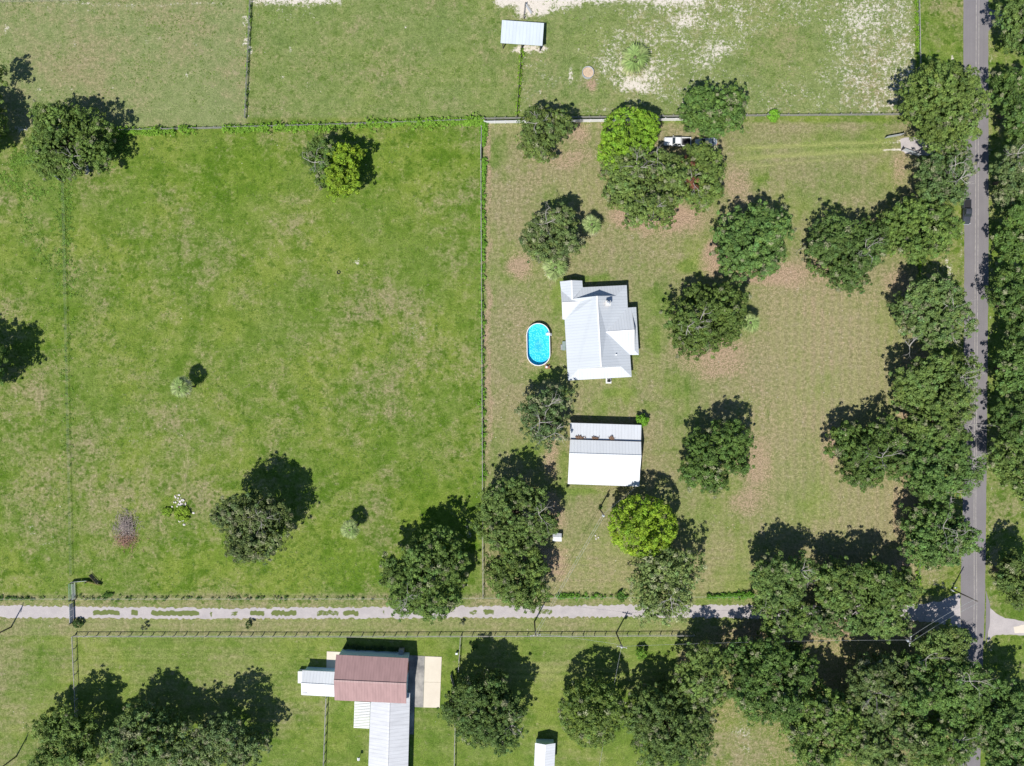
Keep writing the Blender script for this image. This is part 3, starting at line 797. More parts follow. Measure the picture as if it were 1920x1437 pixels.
strip('asphalt_apron', [(1848,1108),(1849,1122),(1848,1180),(1846,1208)], [(1848.6,1108),(1856.5,1134),(1856,1172),(1846.6,1208)], 0.020, M['asphalt'], 0.0, 0.8, 6)
strip('side_drive', [(1856,1140),(1868,1150),(1884,1159),(1925,1166),(2100,1166)], [(1851,1206),(1862,1192),(1880,1190),(1925,1192),(2100,1192)], 0.016, M['concrete_old'] if False else M['gravel'], 0.08, 0.6, 7)
strip('side_drive_slab', [(1900,1175),(1925,1171),(2100,1172)], [(1902,1187),(1925,1188),(2100,1188)], 0.030, M['concrete_new'], 0.1, 0.6, 8)
strip('top_drive', [(1852,14),(1862,20),(1900,22),(2000,22)], [(1852,60),(1862,48),(1900,50),(2000,50)], 0.020, M['asphalt'], 0.06, 0.6, 9)
strip('driveway_apron', [(1688,261),(1704,258),(1726,260),(1806,262)], [(1690,284),(1704,290),(1726,291),(1806,292)], 0.016, M['gravel'], 0.2, 0.5, 10)
# faded double centre line
for off in (0, 1):
    d = 0 if off == 0 else 5
    lw = 0.55
    lx = [(1830.5+d,-900),(1830.5+d,0),(1828.5+d,480),(1826+d*.7,960),(1826.5+d,1120),(1825.5+d,1205 if off == 0 else 1222)]
    strip('centre_line', [(x-lw,y) for x,y in lx], [(x+lw,y) for x,y in lx], 0.030, M['paint_line'], 0.015, 1.0, 11+off)

# ------------------------------------------------------------------ foliage
def quads(name, C, mat):
    """C: (n,4,3) corners; returns mesh"""
    n = len(C)
    m = bpy.data.meshes.new(name)
    m.vertices.add(n*4)
    m.vertices.foreach_set('co', C.reshape(-1).astype(np.float32))
    m.loops.add(n*4); m.polygons.add(n)
    m.loops.foreach_set('vertex_index', np.arange(n*4, dtype=np.int32))
    m.polygons.foreach_set('loop_start', (np.arange(n)*4).astype(np.int32))
    m.polygons.foreach_set('loop_total', np.full(n, 4, np.int32))
    m.update()
    m.materials.append(mat)
    return m

def leafcol(m, col):
    """col: (n,3) per quad"""
    at = m.attributes.new('leaf_col', 'FLOAT_COLOR', 'POINT')
    c = np.ones((len(col)*4, 4), np.float32)
    c[:, :3] = np.repeat(np.clip(col, 0.005, 0.6), 4, axis=0)
    at.data.foreach_set('color', c.reshape(-1))

def unit(v): return v/np.maximum(np.linalg.norm(v, axis=-1, keepdims=True), 1e-6)

def spray(cent, rad, out, nleaf, size, r, flat=0.7):
    """leaf quads on lumps: cent (C,3), rad (C,), out (C,3)"""
    Cn = len(cent)
    d = r.normal(size=(Cn, nleaf, 3)) + out[:, None]*0.9 + np.array([0, 0, 0.55])
    d = unit(d)
    rr = rad[:, None, None]*r.uniform(0.5, 1.08, (Cn, nleaf, 1))
    p = cent[:, None] + d*rr*np.array([1, 1, flat])
    nrm = unit(d*0.85 + r.normal(size=d.shape)*0.38 + np.array([-.08, -.15, 0.40]))
    t1 = unit(np.cross(nrm, r.normal(size=d.shape)))
    t2 = np.cross(nrm, t1)
    a = size*r.uniform(0.6, 1.25, (Cn, nleaf, 1)); b = a*r.uniform(0.45, 0.8, (Cn, nleaf, 1))
    q = np.stack([p - t1*a*.55, p + t2*b*.5 - nrm*a*.12, p + t1*a*.55, p - t2*b*.5 - nrm*a*.12], axis=2)
    return q.reshape(-1, 4, 3)

def branch_tree(mb, base, d, length, rad, depth, r, bend=0.35, n=5):
    """forking tapered twigs"""
    pts, rads = [Vector(base)], [rad]
    d = Vector(d).normalized()
    k = 3
    for i in range(k):
        d = (d + Vector((r.uniform(-1,1), r.uniform(-1,1), r.uniform(-.6,.6)))*bend).normalized()
        pts.append(pts[-1] + d*length/k); rads.append(rad*(1-0.55*(i+1)/k))
    mb.tube(pts, rads, n)
    if depth > 0:
        for i in range(r.randint(2, 3)):
            j = r.randint(1, k)
            nd = (d + Vector((r.uniform(-1,1), r.uniform(-1,1), r.uniform(-.5,.7)))*0.9).normalized()
            branch_tree(mb, pts[j], nd, length*r.uniform(.5,.75), rads[j]*.75, depth-1, r, bend, max(3, n-1))

def make_tree(i, rec):
    label, tone, hc, (cx, cy, rx, ry), extra, opt = rec
    r = np.random.default_rng(1000+i); pr = random.Random(500+i)
    base_col, moss = TONE[tone]
    base_col = np.array(base_col)*opt.get('dim', 1.0)*.90*pr.uniform(.85, 1.14)*np.array([pr.uniform(.88, 1.04), 1.0, pr.uniform(.85, 1.1)])
    kk = S*(H-hc)/H
    c0 = P(cx, cy, hc)
    RX, RY = rx*kk, ry*kk
    Rm = (RX+RY)/2
    rz0 = min(Rm*0.66, hc-1.3)
    # lobes
    lobes = []
    rd = opt.get('round')
    if rd:
        lobes.append((c0.x, c0.y, hc-0.2, RX*.98, RY*.98, min(hc-1.2, Rm*.78)))
        for (ex, ey, erx, ery) in extra:
            e = P(ex, ey, hc)
            lobes.append((e.x, e.y, hc - .6, erx*kk, ery*kk, min(erx, ery)*kk*.85))
    else:
        lobes.append((c0.x, c0.y, hc - rz0*.1, RX*.62, RY*.62, rz0*.95))
        ns = pr.choice((5, 6, 6, 7)) if Rm > 5 else 5
        a0 = pr.uniform(0, 6.28)
        for k in range(ns):
            a = a0 + 2*math.pi*k/ns + pr.uniform(-.35, .35)
            f = pr.uniform(.32, .46)
            dd = (1.0 - f)*pr.uniform(.98, 1.12)
            lobes.append((c0.x + RX*dd*math.cos(a), c0.y + RY*dd*math.sin(a), hc + rz0*pr.uniform(-.55,.28), RX*f, RY*f, rz0*pr.uniform(.5,.8)))
        for (ex, ey, erx, ery) in extra:
            e = P(ex, ey, hc)
            lobes.append((e.x, e.y, hc - rz0*pr.uniform(.0,.3), erx*kk, ery*kk, rz0*pr.uniform(.6,.85)))
    lob = np.array(lobes)
    root = thing('oak_tree' if not (rd or opt.get('fine')) else 'broadleaf_tree', label, 'tree', (c0.x, c0.y, 0), 'trees of the farm plots and roadside')
    # lumps over the lobes' surfaces
    cr_lo, cr_hi = (0.5, 0.95) if (rd or opt.get('fine')) else (0.42, 1.0)
    cents, outs = [], []
    for L in lobes:
        area = 4*math.pi*((L[3]*L[4])**1.6/3 + (L[3]*L[5])**1.6/3 + (L[4]*L[5])**1.6/3)**(1/1.6)
        mc = (cr_lo+cr_hi)/2
        n = int(area/(math.pi*mc*mc)*(1.32 if not opt.get('loose') else 1.05)) + 4
        d = unit(r.normal(size=(n, 3)))
        d = d[(d[:, 2] > -0.55)]
        if rd:
            sc = r.uniform(.93, 1.0, (len(d), 1))
        else:
            wv = r.normal(size=(5, 3))*2.6; ph = r.uniform(0, 6.28, 5)
            rel = np.sin(d @ wv.T + ph).sum(1)/5**.5
            gapk = rel > (-.68 if not opt.get('loose') else -.30)
            d = d[gapk]; rel = rel[gapk]
            sc = (r.uniform(.84, 1.02, len(d)) + .15*rel)[:, None]
        p = np.array(L[:3]) + d*np.array(L[3:])*sc
        q = ((p[:, None, :] - lob[None, :, :3])/lob[None, :, 3:])
        lev = np.sqrt((q**2).sum(-1)).min(1)
        keep = lev > .66
        cents.append(p[keep]); outs.append(unit(d[keep]/np.array(L[3:])))
    cent = np.concatenate(cents); out = np.concatenate(outs)
    rad = r.uniform(cr_lo, cr_hi, len(cent))
    # sprigs sticking out past the outline
    if not rd:
        k = r.choice(len(cent), max(4, len(cent)//4), replace=False)
        sp = cent[k] + out[k]*np.array([1, 1, .4])*r.uniform(.5, 1.6, (len(k), 1))
        cent = np.concatenate([cent, sp]); out = np.concatenate([out, out[k]]); rad = np.concatenate([rad, r.uniform(.35, .7, len(k))])
    cent[:, 2] = np.maximum(cent[:, 2], 1.6)
    size = 0.35 if not (rd or opt.get('fine')) else 0.36
    nl = 44 if not (rd or opt.get('fine')) else 40
    if opt.get('loose'): nl = 36
    Q = spray(cent, rad, out, nl, size, r, .66)
    # per lump, per leaf colour
    v = r.uniform(.72, 1.28, (len(cent), 1)); hue = r.normal(0, .055, (len(cent), 1))
    lc = base_col*v*np.concatenate([1+hue, 1+0*hue, 1-hue], 1)
    big = 0.5 + 0.5*np.sin(cent[:, :1]*.55 + i)*np.cos(cent[:, 1:2]*.47 + 2*i)
    lc *= (.86 + .28*big)
    g = r.random(len(cent)) < moss
    lc[g] = np.array([0.26, 0.275, 0.155])*v[g]*opt.get('dim', 1.0)
    for (qx, qy) in opt.get('rust', []):
        w = P(qx, qy, hc+2)
        dm = (np.hypot(cent[:, 0]-w.x, cent[:, 1]-w.y) < 1.5) & (r.random(len(cent)) < .6)
        lc[dm] = np.array([0.20, 0.085, 0.05])*v[dm]
    col = np.repeat(lc, nl, axis=0)*r.uniform(.58, 1.48, (len(cent)*nl, 1))
    # darker inner leaves that close the crown from below
    ni = int(len(cent)*3)
    L = lob[r.integers(0, len(lob), ni)]
    d = unit(r.normal(size=(ni, 3)))*r.uniform(.3, .8, (ni, 1))
    pi_ = L[:, :3] + d*L[:, 3:]
    Qi = spray(pi_, np.full(ni, .5), unit(d), 2, .72, r)
    ci = np.repeat(base_col[None]*np.ones((ni, 1)), 2, axis=0)*r.uniform(.8, 1.1, (ni*2, 1))
    Q = np.concatenate([Q, Qi]); col = np.concatenate([col, ci])
    m = quads('crown', Q, M['leaf']); leafcol(m, col)
    link('crown', m, root)
    # trunk and limbs
    tr = MB()
    tb = max(.28, Rm*.055)
    fork = Vector((c0.x + pr.uniform(-.3,.3), c0.y + pr.uniform(-.3,.3), max(1.6, hc*.36)))
    tr.tube([(c0.x, c0.y, -.1), (c0.x, c0.y, .25), (c0.x+.05, c0.y, .9), fork], [tb*1.7, tb*1.25, tb, tb*.92], 9)
    for L in lobes:
        tgt = Vector((L[0], L[1], L[2]*.95 + .2))
        mid = fork.lerp(tgt, .5) + Vector((pr.uniform(-.5,.5), pr.uniform(-.5,.5), .5))
        tr.tube([fork, mid, tgt], [tb*.62, tb*.4, tb*.12], 6)
        for _ in range(2):
            branch_tree(tr, mid, (tgt-mid) + Vector((pr.uniform(-2,2), pr.uniform(-2,2), pr.uniform(0,1.5))), 2.4, tb*.22, 1, pr, .3, 4)
    tr.build('trunk', M['bark'], root, smooth=True)
    if opt.get('bare'):
        for (qx, qy) in opt['bare']:
            bm = MB()
            w = P(qx, qy, hc + rz0*.55)
            # spot height: top of the lobes there
            zt = hc
            for L in lobes:
                e = ((w.x-L[0])/L[3])**2 + ((w.y-L[1])/L[4])**2
                if e < 1: zt = max(zt, L[2] + L[5]*math.sqrt(1-e))
            for q_ in range(4):
                a = 1.57*q_ + pr.uniform(-.6, .6)
                branch_tree(bm, (w.x, w.y, zt-.4), (math.cos(a), math.sin(a), .42), pr.uniform(1.8, 3.2), .085, 2, pr, .4, 4)
            bm.build('bare_branch', M['bare'], root)
for i, rec in enumerate(TREES): make_tree(i, rec)

def bush(name, label, cat, px, py, rpx, h, col, seed, group=None, dens=1.0, leaf=.28):
    r = np.random.default_rng(seed)
    c = P(px, py, h*.5); R = rpx*S*.98
    n = int(max(6, 26*R*R*dens))
    d = unit(r.normal(size=(n, 3))); d[:, 2] = np.abs(d[:, 2])*1.0 - .15
    cent = np.array([c.x, c.y, h*.45]) + d*np.array([R*.8, R*.8, h*.5])*r.uniform(.7, 1.05, (n, 1))
    cent[:, 2] = np.maximum(cent[:, 2], .25)
    Q = spray(cent, r.uniform(.25, .5, n)*min(1, R), unit(d), 22, leaf, r)
    lc = np.repeat(np.array(col)*r.uniform(.7, 1.3, (n, 1)), 22, axis=0)*r.uniform(.8, 1.2, (n*22, 1))
    root = thing(name, label, cat, (c.x, c.y, 0), group)
    m = quads('foliage', Q, M['leaf']); leafcol(m, lc); link('foliage', m, root)
    st = MB()
    pr = random.Random(seed)
    for _ in range(4):
        st.tube([(c.x, c.y, -.05), (c.x+pr.uniform(-.3,.3)*R, c.y+pr.uniform(-.3,.3)*R, h*.4), (c.x+pr.uniform(-.7,.7)*R, c.y+pr.uniform(-.7,.7)*R, h*.7)], [.05, .035, .015], 5)
    st.build('stem', M['bark'], root)
G = (0.115, 0.20, 0.03)
bush('bush', 'bright green round bush at the northeast corner of the barn', 'bush', 1204, 789, 14, 3.0, (0.17, 0.36, 0.03), 1)
bush('small_tree', 'small round young tree alone on the southern lawn', 'small tree', 1203, 1226, 12, 2.8, (0.15, 0.29, 0.035), 2)
bush('shrub', 'dark shrub beside the solid gate on the gravel track', 'shrub', 146, 1170, 9, 1.5, (0.07, 0.13, 0.03), 3)
bush('sapling', 'grey sapling by the lower track fence, nearest the gate', 'sapling', 270, 1176, 6, 1.8, (0.13, 0.15, 0.09), 4, None, .7)
bush('sapling', 'dark sapling between the track and its lower fence, at mid length', 'sapling', 467, 1172, 7, 2.0, (0.07, 0.12, 0.03), 5, None, .8)
bush('sapling', 'pale sapling beside the track north of the red roofed building', 'sapling', 867, 1170, 6, 1.2, (0.15, 0.17, 0.09), 6, None, .6)
bush('shrub', 'green shrub on the track fence left of the wispy tree', 'shrub', 1166, 1119, 10, 1.5, (0.09, 0.20, 0.03), 7)
bush('bush', 'bright bush growing in the grey fence right of the cars', 'bush', 1451, 217, 13, 1.6, (0.19, 0.40, 0.035), 8)
bush('bush', 'low bright weedy bush beside the heap of white stones', 'bush', 342, 964, 17, .9, (0.25, 0.38, 0.035), 9)
bush('shrub', 'low weed clump beside the small gate on the upper left', 'shrub', 745, 152, 4, .5, (0.09, 0.2, 0.03), 10) if False else None
bush('bush', 'smaller bright weedy bush left of the heap of white stones', 'bush', 313, 961, 10, .7, (0.22, 0.36, 0.035), 19)
bush('shrub', 'small dark shrub east of the fence post row on the southern lawn', 'shrub', 890, 1214, 6, .8, (0.08, 0.16, 0.03), 12)
bush('shrub', 'shrub at the foot of the transformer pole south of the barn', 'shrub', 1124, 953, 4, .9, (0.07, 0.15, 0.03), 13)

def vines(name, label, segs, w, h, col, seed, dens=5.0, flat=.6, rad=(.3,.7)):
    """rank growth along a fence: one mass of leaves"""
    r = np.random.default_rng(seed)
    Qs, cs = [], []
    for (x0, y0, x1, y1, k) in segs:
        a, b = P(x0, y0, 0), P(x1, y1, 0)
        n = int((b-a).length*dens*k) + 3
        t = r.random(n)[:, None]
        A, B = np.array(a), np.array(b)
        dv = unit((B-A)[None])[0]; nv = np.array([-dv[1], dv[0], 0])
        off = r.normal(0, w*.45, (n, 1))
        lump = vnoise(t[:, 0]*np.linalg.norm(B-A)+seed*7, t[:, 0]*0, 2.0, seed)[:, None]
        cent = A + (B-A)*t + nv*off*(.5+lump)
        cent[:, 2] = (r.uniform(.1, 1, n)*h*(.35+.9*lump[:, 0])*np.exp(-np.abs(off[:, 0])/w*.8))
        Q = spray(cent, r.uniform(rad[0], rad[1], n), np.tile([0, 0, 1.6], (n, 1)), 22, .24, r, flat)
        c = np.repeat(np.array(col)*r.uniform(.75, 1.25, (n, 1)), 22, axis=0)*r.uniform(.7, 1.3, (n*22, 1))
        Qs.append(Q); cs.append(c)
    m = quads(name, np.concatenate(Qs), M['leaf']); leafcol(m, np.concatenate(cs))
    return tag(link(name, m), label, None, None, 'stuff')
VC = (0.20, 0.37, 0.04)
vines('fence_vines', 'bright green vines growing over the grey fence', [(205,249,330,247,1),(338,246,368,245,1),(420,243,508,241,1.3),(516,240,600,240,1.2),(600,240,700,236,.5),(690,234,800,231,.8),(800,231,905,228,1.1),(870,229,908,228,2.0)], 1.1, 1.5, VC, 1, 17)
vines('fence_vines', 'green vines along the pasture fence', [(907,232,906,275,2.4),(907,298,907,345,1.2),(906,345,906,520,.6),(905,520,906,900,.35)], .6, 1.1, (0.17, 0.36, 0.035), 2, 11)
vines('weeds', 'rank green weeds under the top left oak and along the wire fence', [(20,300,90,290,3),(0,330,80,370,1.4),(180,250,230,270,2),(190,300,240,270,2),(118,345,124,460,1.3),(122,460,126,560,.8),(124,560,130,900,.2),(40,400,100,520,.35)], 2.6, .10, (0.17, 0.30, 0.045), 3, 8, .22, (.3, .9))
vines('hedge', 'low green hedge along the track fence', [(1322,1119,1412,1115,2.2),(1045,1119,1075,1118,1.2),(1010,1119,1200,1118,.35)], .55, 1.0, (0.13, 0.30, 0.03), 4, 7)
vines('fence_weeds', 'weeds along the track fence', [(0,1122,60,1122,.9),(60,1122,700,1121,.22),(195,1116,212,1114,2)], .5, .6, (0.08, 0.17, 0.025), 5, 5)
vines('fence_weeds', 'weeds along the shed fence', [(979,92,970,215,.9),(470,10,460,220,.3),(1718,0,1722,125,1.2),(1722,1040,1720,1095,1.2),(1723,480,1723,545,1.2)], .45, .6, (0.20, 0.36, 0.03), 6, 5)
vines('house_planting', 'dark planting bed along the pale blue wall', [(648,1213,756,1216,1.2)], .4, .7, (0.05, 0.10, 0.03), 7, 5)

def grass_tufts():
    """weedy tufts over pasture and paddocks, one mass"""
    r = np.random.default_rng(77)
    n = 42000
    px = r.uniform(-10, 1716, n); py = r.uniform(-10, 1118, n)
    inside = ((px < 900) & (py > 246)) | (py < 214)
    px, py = px[inside], py[inside]
    x, y = (px-960)*S, (718.5-py)*S
    k = fbm(x, y, 5, 300) + .25*r.random(len(x)) > .62
    x, y = x[k], y[k]; n = len(x)
    cent = np.stack([x, y, np.zeros(n)], 1)
    nl = 5
    a = r.uniform(0, 2*np.pi, (n, nl)); le = r.uniform(.10, .26, (n, nl)); hh = r.uniform(.02, .10, (n, nl))
    dx, dy = np.cos(a), np.sin(a)
    w = .05
    p0 = cent[:, None] + np.stack([dx*.02, dy*.02, 0*a+.0], -1)
    s = np.stack([-dy*w, dx*w, 0*a], -1)
    mid = cent[:, None] + np.stack([dx*le*.6, dy*le*.6, hh], -1)
    tip = cent[:, None] + np.stack([dx*le*1.15, dy*le*1.15, hh*.7], -1)
    Q = np.stack([p0, mid + s, tip, mid - s], 2).reshape(-1, 4, 3)
    m = quads('grass_tufts', Q, M['leaf'])
    c = np.array([0.15, 0.25, 0.04])*r.uniform(.6, 1.35, (n, 1))
    leafcol(m, np.repeat(c, nl, axis=0))
    tag(link('grass_tufts', m), 'weedy grass tufts in the pastures', None, None, 'stuff')
grass_tufts()

# ------------------------------------------------------------------ palms
def frond_mesh(name, col, seed, droop=.5):
    """fan leaf: a stalk and a fan of narrow pleats with gaps between them"""
    r = random.Random(seed)
    q, n = [], 13
    pet = .7
    def rad(t): return Vector((t, 0, .30*t - droop*.5*t*t))
    a, b = rad(0), rad(pet)
    q.append([a+Vector((0,.03,0)), a-Vector((0,.03,0)), b-Vector((0,.025,0)), b+Vector((0,.025,0))])
    for i in range(n):
        t = (i/(n-1)*2-1)*1.45
        L = 1.35*(1-.25*abs(t)/1.45)*r.uniform(.88, 1.12)
        d = Vector((math.cos(t), math.sin(t), 0)); s_ = Vector((-math.sin(t), math.cos(t), 0))
        m_ = b + d*L*.6 + Vector((0,0,.03-.12*droop)); e = b + d*L + Vector((0,0,-.30*droop - r.uniform(0,.2)))
        q.append([b, m_ + s_*.095, e, m_ - s_*.095 + Vector((0,0,.05))])
    me = quads(name, np.array([[tuple(v) for v in f] for f in q]), M['leaf'])
    leafcol(me, np.array(col)*np.array([1.22, 1.25, 1.35])*np.random.default_rng(seed).uniform(.6, 1.5, (len(q), 1)))
    return me
FR = [frond_mesh('frond', (0.19, 0.27, 0.08), 1, .3), frond_mesh('frond', (0.25, 0.31, 0.11), 2, .55), frond_mesh('frond', (0.32, 0.33, 0.16), 3, .9), frond_mesh('frond', (0.50, 0.42, 0.26), 4, 1.2)]
def palm(label, crown, hc, base, rpx, n, seed, dry=.15):
    r = random.Random(seed)
    c = P(*crown, hc); b = P(*base, 0)
    root = thing('palm_tree', label, 'palm', (b.x, b.y, 0), 'palms')
    tk = MB()
    pts = [(b.x, b.y, -.1), Vector((b.x, b.y, 0)).lerp(c, .5) + Vector((0,0,.0)), (c.x, c.y, hc-.25)]
    tk.tube(pts, [.24, .19, .22], 9)
    tk.build('trunk', M['bark'], root, smooth=True)
    sc = rpx*S/1.72
    for i in range(n):
        me = FR[0] if i < n*.3 else FR[1] if i < n*.7 else FR[2]
        if i > n*(1-dry): me = FR[3]
        o = bpy.data.objects.new('frond', me); COL.objects.link(o)
        o.parent = root
        o.location = (c.x-b.x, c.y-b.y, hc - .3 - .35*(i/n))
        o.rotation_euler = (r.uniform(-.25, .25), -.55*(1-i/n)**1.5 + .40*(i/n) + r.uniform(-.12,.12), i*2.39996 + r.uniform(-.2,.2))
        k = sc*r.uniform(.85, 1.1)*(.82 + .2*i/n)*(.5 if i < 5 else 1)
        o.scale = (k, k, k)
palm('tall leaning palm alone in the middle of the left pasture', (335, 726), 6.0, (366, 725), 20, 22, 1, .3)
palm('short palm in the pasture right of the grey olive oak', (655, 995), 5.2, (672, 984), 17, 20, 2)
palm('broad palm in the sandy upper paddock right of the feeder ring', (1192, 107), 2.8, (1190, 114), 28, 24, 3)
palm('palm at the right side of the oak northwest of the house', (1110, 421), 4.0, (1107, 427), 20, 20, 4)
palm('palm close to the north end of the house, below the bare topped oak', (1042, 501), 3.4, (1041, 505), 24, 22, 5)
palm('palm tucked against the wide oak east of the house', (1408, 605), 5.0, (1398, 608), 19, 20, 6)

# ------------------------------------------------------------------ buildings
def roof_part(root, polys, mat, name='roof_slope', t=.09):
    for poly in polys:
        MB().slab([P(*p) for p in poly], t).build(name, mat, root)

def wall_ring(root, foot_px, z, d, mat, base=-.05):
    foot = inset([PXY(x, y, z) for x, y in foot_px], d)
    MB().prism(foot, base, z-.14).build('wall', mat, root)
    return foot

def opening(root, foot, k, t, w, h, sill, name='window'):
    """window or door set into wall edge k of a footprint"""
    a, b = Vector(foot[k]), Vector(foot[(k+1) % len(foot)])
    d = (b-a).normalized(); n = Vector((d.y, -d.x))
    cen = sum((Vector(p) for p in foot), Vector((0,0)))/len(foot)
    c = a.lerp(b, t)
    if (c + n*.3 - cen).length < (c - n*.3 - cen).length: n = -n
    p0, p1 = c - d*w/2, c + d*w/2
    fr = MB()
    z0, z1 = sill, sill+h
    q = lambda p, o, z: (p.x+n.x*o, p.y+n.y*o, z)
    for (pa, pb, za, zb) in ((p0, p1, z0-.08, z0), (p0, p1, z1, z1+.08)):
        fr.bar(q(pa, .03, (za+zb)/2), q(pb, .03, (za+zb)/2), .09, .08)
    for p in (p0, p1): fr.bar(q(p, .035, z0-.08), q(p, .035, z1+.08), .08, .1)
    f = fr.build(name, M['white'], root)
    g = MB(); g.bar(q(p0, .0, (z0+z1)/2), q(p1, .0, (z0+z1)/2), .06, h)
    g.build('pane' if name == 'window' else 'leaf', M['glass'] if name == 'window' else M['wood_red'], f)

# house ------------------------------------------------------------
E, RG, SK = 2.8, 6.3, 3.9
hp = P(1122, 625, 0)
house = thing('house', 'white metal roofed house with cross gables beside the oval pool', 'house', hp)
foot = [(1050,528),(1091.6,526.6),(1092.6,539),(1175.1,535),(1177,577),(1192.8,576.2),(1198,665.8),(1181.4,666),(1184.5,707),(1065,713.8),(1058.7,599.7),(1055,599),(1054,568.4),(1052,545)]
hf = wall_ring(house, foot, E, .45, M['siding_white'])
Ew, Nw = M['roof_ew'], M['roof_ns']
# main body: slopes fall east and west from a north-south ridge, skirts close both ends
roof_part(house, [[(1058.7,599.7,E),(1065,713.8,E),(1084.3,692.4,SK),(1127.1,688.7,RG),(1119.2,555.3,RG),(1077.5,560,SK+.02),(1086,566.8,4.05)]], Ew)
roof_part(house, [[(1175.1,535,E),(1177,577.2,E),(1136.5,623.2,4.9),(1181.4,665.8,E),(1184.5,707,E),(1164.7,687.7,SK),(1127.1,688.7,RG),(1119.2,555.3,RG),(1155.3,554.8,SK+.02)]], Ew)
roof_part(house, [[(1065,713.8,E),(1184.5,707,E),(1164.7,687.7,SK-.01),(1084.3,692.4,SK-.01)],
                  [(1092.6,539,E),(1175.1,535,E),(1155.3,554.8,SK),(1077.5,560,SK),(1072.8,562.1,3.75)]], Nw)
# north-west wing and west gable
roof_part(house, [[(1049.8,528.2,E),(1071.8,526.1,3.75),(1072.8,562.1,3.76),(1052,545,E)], [(1071.8,526.1,3.75),(1091.6,526.6,E),(1092.6,539,E),(1072.8,562.1,3.76)]], Ew)
roof_part(house, [[(1052,545,E),(1072.8,562.1,3.76),(1086,566.8,4.05),(1054,568.4,4.05)], [(1054,568.4,4.05),(1086,566.8,4.05),(1058.7,599.7,E),(1055,599,E)]], Nw)
# east wing
roof_part(house, [[(1136.5,623.2,4.92),(1189.2,619.5,4.92),(1184.5,587.7,3.35),(1192.8,576.2,E),(1177,577.2,E)], [(1136.5,623.2,4.92),(1189.2,619.5,4.92),(1189.2,656.4,3.35),(1198,665.8,E),(1181.4,665.8,E)]], Nw)
roof_part(house, [[(1192.8,576.2,E),(1198,665.8,E),(1189.2,656.4,3.34),(1184.5,587.7,3.34)]], Ew)
roof_part(house, [[(1072.8,562.1,3.77),(1077.5,560,SK+.02),(1086.5,567.2,4.06)]], Nw)
# gable walls
for tri in ([(1077.5,560,SK+.0),(1155.3,554.8,SK+.0),(1119.2,555.3,RG-.05)], [(1084.3,692.4,SK),(1164.7,687.7,SK),(1127.1,688.7,RG-.05)],
            [(1184.5,587.7,3.35),(1189.2,656.4,3.35),(1189.2,619.5,4.88)], [(1050.5,528.6,E-.1),(1091,527,E-.1),(1071.8,526.5,3.7)], [(1052.4,545,E-.1),(1055.4,599,E-.1),(1054.4,568.4,4.0)]):
    MB().slab([P(*p) for p in tri], .1, down=False).build('gable', M['siding_white'], house)
# ridge caps
for a, b in (((1119.2,555.3,RG+.03),(1127.1,688.7,RG+.03)), ((1136.5,623.2,4.95),(1189.2,619.5,4.95)), ((1071.8,526.1,3.79),(1072.8,562.1,3.79)), ((1054,568.4,4.08),(1086,566.8,4.08))):
    MB().bar(P(*a), P(*b), .32, .07).build('ridge_cap', M['white'], house)
ch = P(1133, 575, 0)
MB().box((ch.x-.5, ch.y-.45, 3.5), (ch.x+.42, ch.y+.45, 6.5)).build('chimney', M['brick'], house)
chn = house.children[-1]
MB().box((ch.x-.62, ch.y-.57, 6.5), (ch.x+.54, ch.y+.57, 6.62)).build('chimney_crown', M['siding_white'], chn)
MB().lathe([(0.02,.62),(.36,.5),(.38,.42),(.2,.4),(.2,0)], (ch.x-.03, ch.y, 6.62), 14).build('flue_cap', M['galv'], chn)
MB().slab([P(1126.5,575.5,5.2)-Vector((.3,.5,0)), P(1133,580.5,4.9)+Vector((.3,-.2,.1)), P(1133,580.5,4.9)+Vector((.3,.35,.1)), P(1126.5,575.5,5.2)+Vector((0,.1,0))], .06).build('flashing', M['white'], chn)
v = P(1155, 665.5, 4.4)
MB().lathe([(.12,-.4),(.12,.25),(.16,.25),(.16,.32),(0.0,.34)], v, 10).build('vent_pipe', M['white'], house)
for k, t, w, h, s, nm in ((2,.3,1.4,1.2,.95,'window'),(2,.75,1.4,1.2,.95,'window'),(5,.3,1.6,1.2,.95,'window'),(5,.7,1.0,2.05,.02,'door'),(8,.25,1.4,1.2,.95,'window'),(8,.75,1.4,1.2,.95,'window'),(9,.3,1.4,1.2,.95,'window'),(9,.75,1.8,2.05,.02,'door'),(0,.5,1.2,1.2,.95,'window'),(7,.5,1.2,1.2,.95,'window')):
    opening(house, hf, k, t, w, h, s, nm)

ac = P(1141, 714, 0)
acr = thing('air_conditioner', 'air conditioner on a white concrete pad by the south house wall', 'air conditioner', ac)
MB().box((ac.x-.62, ac.y-.62, 0), (ac.x+.62, ac.y+.62, .12)).build('pad', M['white'], acr)
MB().box((ac.x-.42, ac.y-.42, .12), (ac.x+.42, ac.y+.42, .9)).build('case', M['grey'], acr)
MB().lathe([(.36,0),(.36,.05),(.30,.06),(.30,.02),(.05,.02),(.05,.08),(0,.08)], (ac.x, ac.y, .9), 16).build('fan_grille', M['black'], acr)
u = P(1057.5, 649, 0)
st_ = thing('step_platform', 'grey green back step platform against the west house wall', 'platform', u)
MB().box((u.x-.4, u.y-1.0, 0), (u.x+.35, u.y+1.0, .45)).build('deck', plain('grey_green_deck', (.22,.28,.27)), st_)
MB().box((u.x-.75, u.y-.9, 0), (u.x-.4, u.y+.3, .22)).build('step', M['grey'], st_)

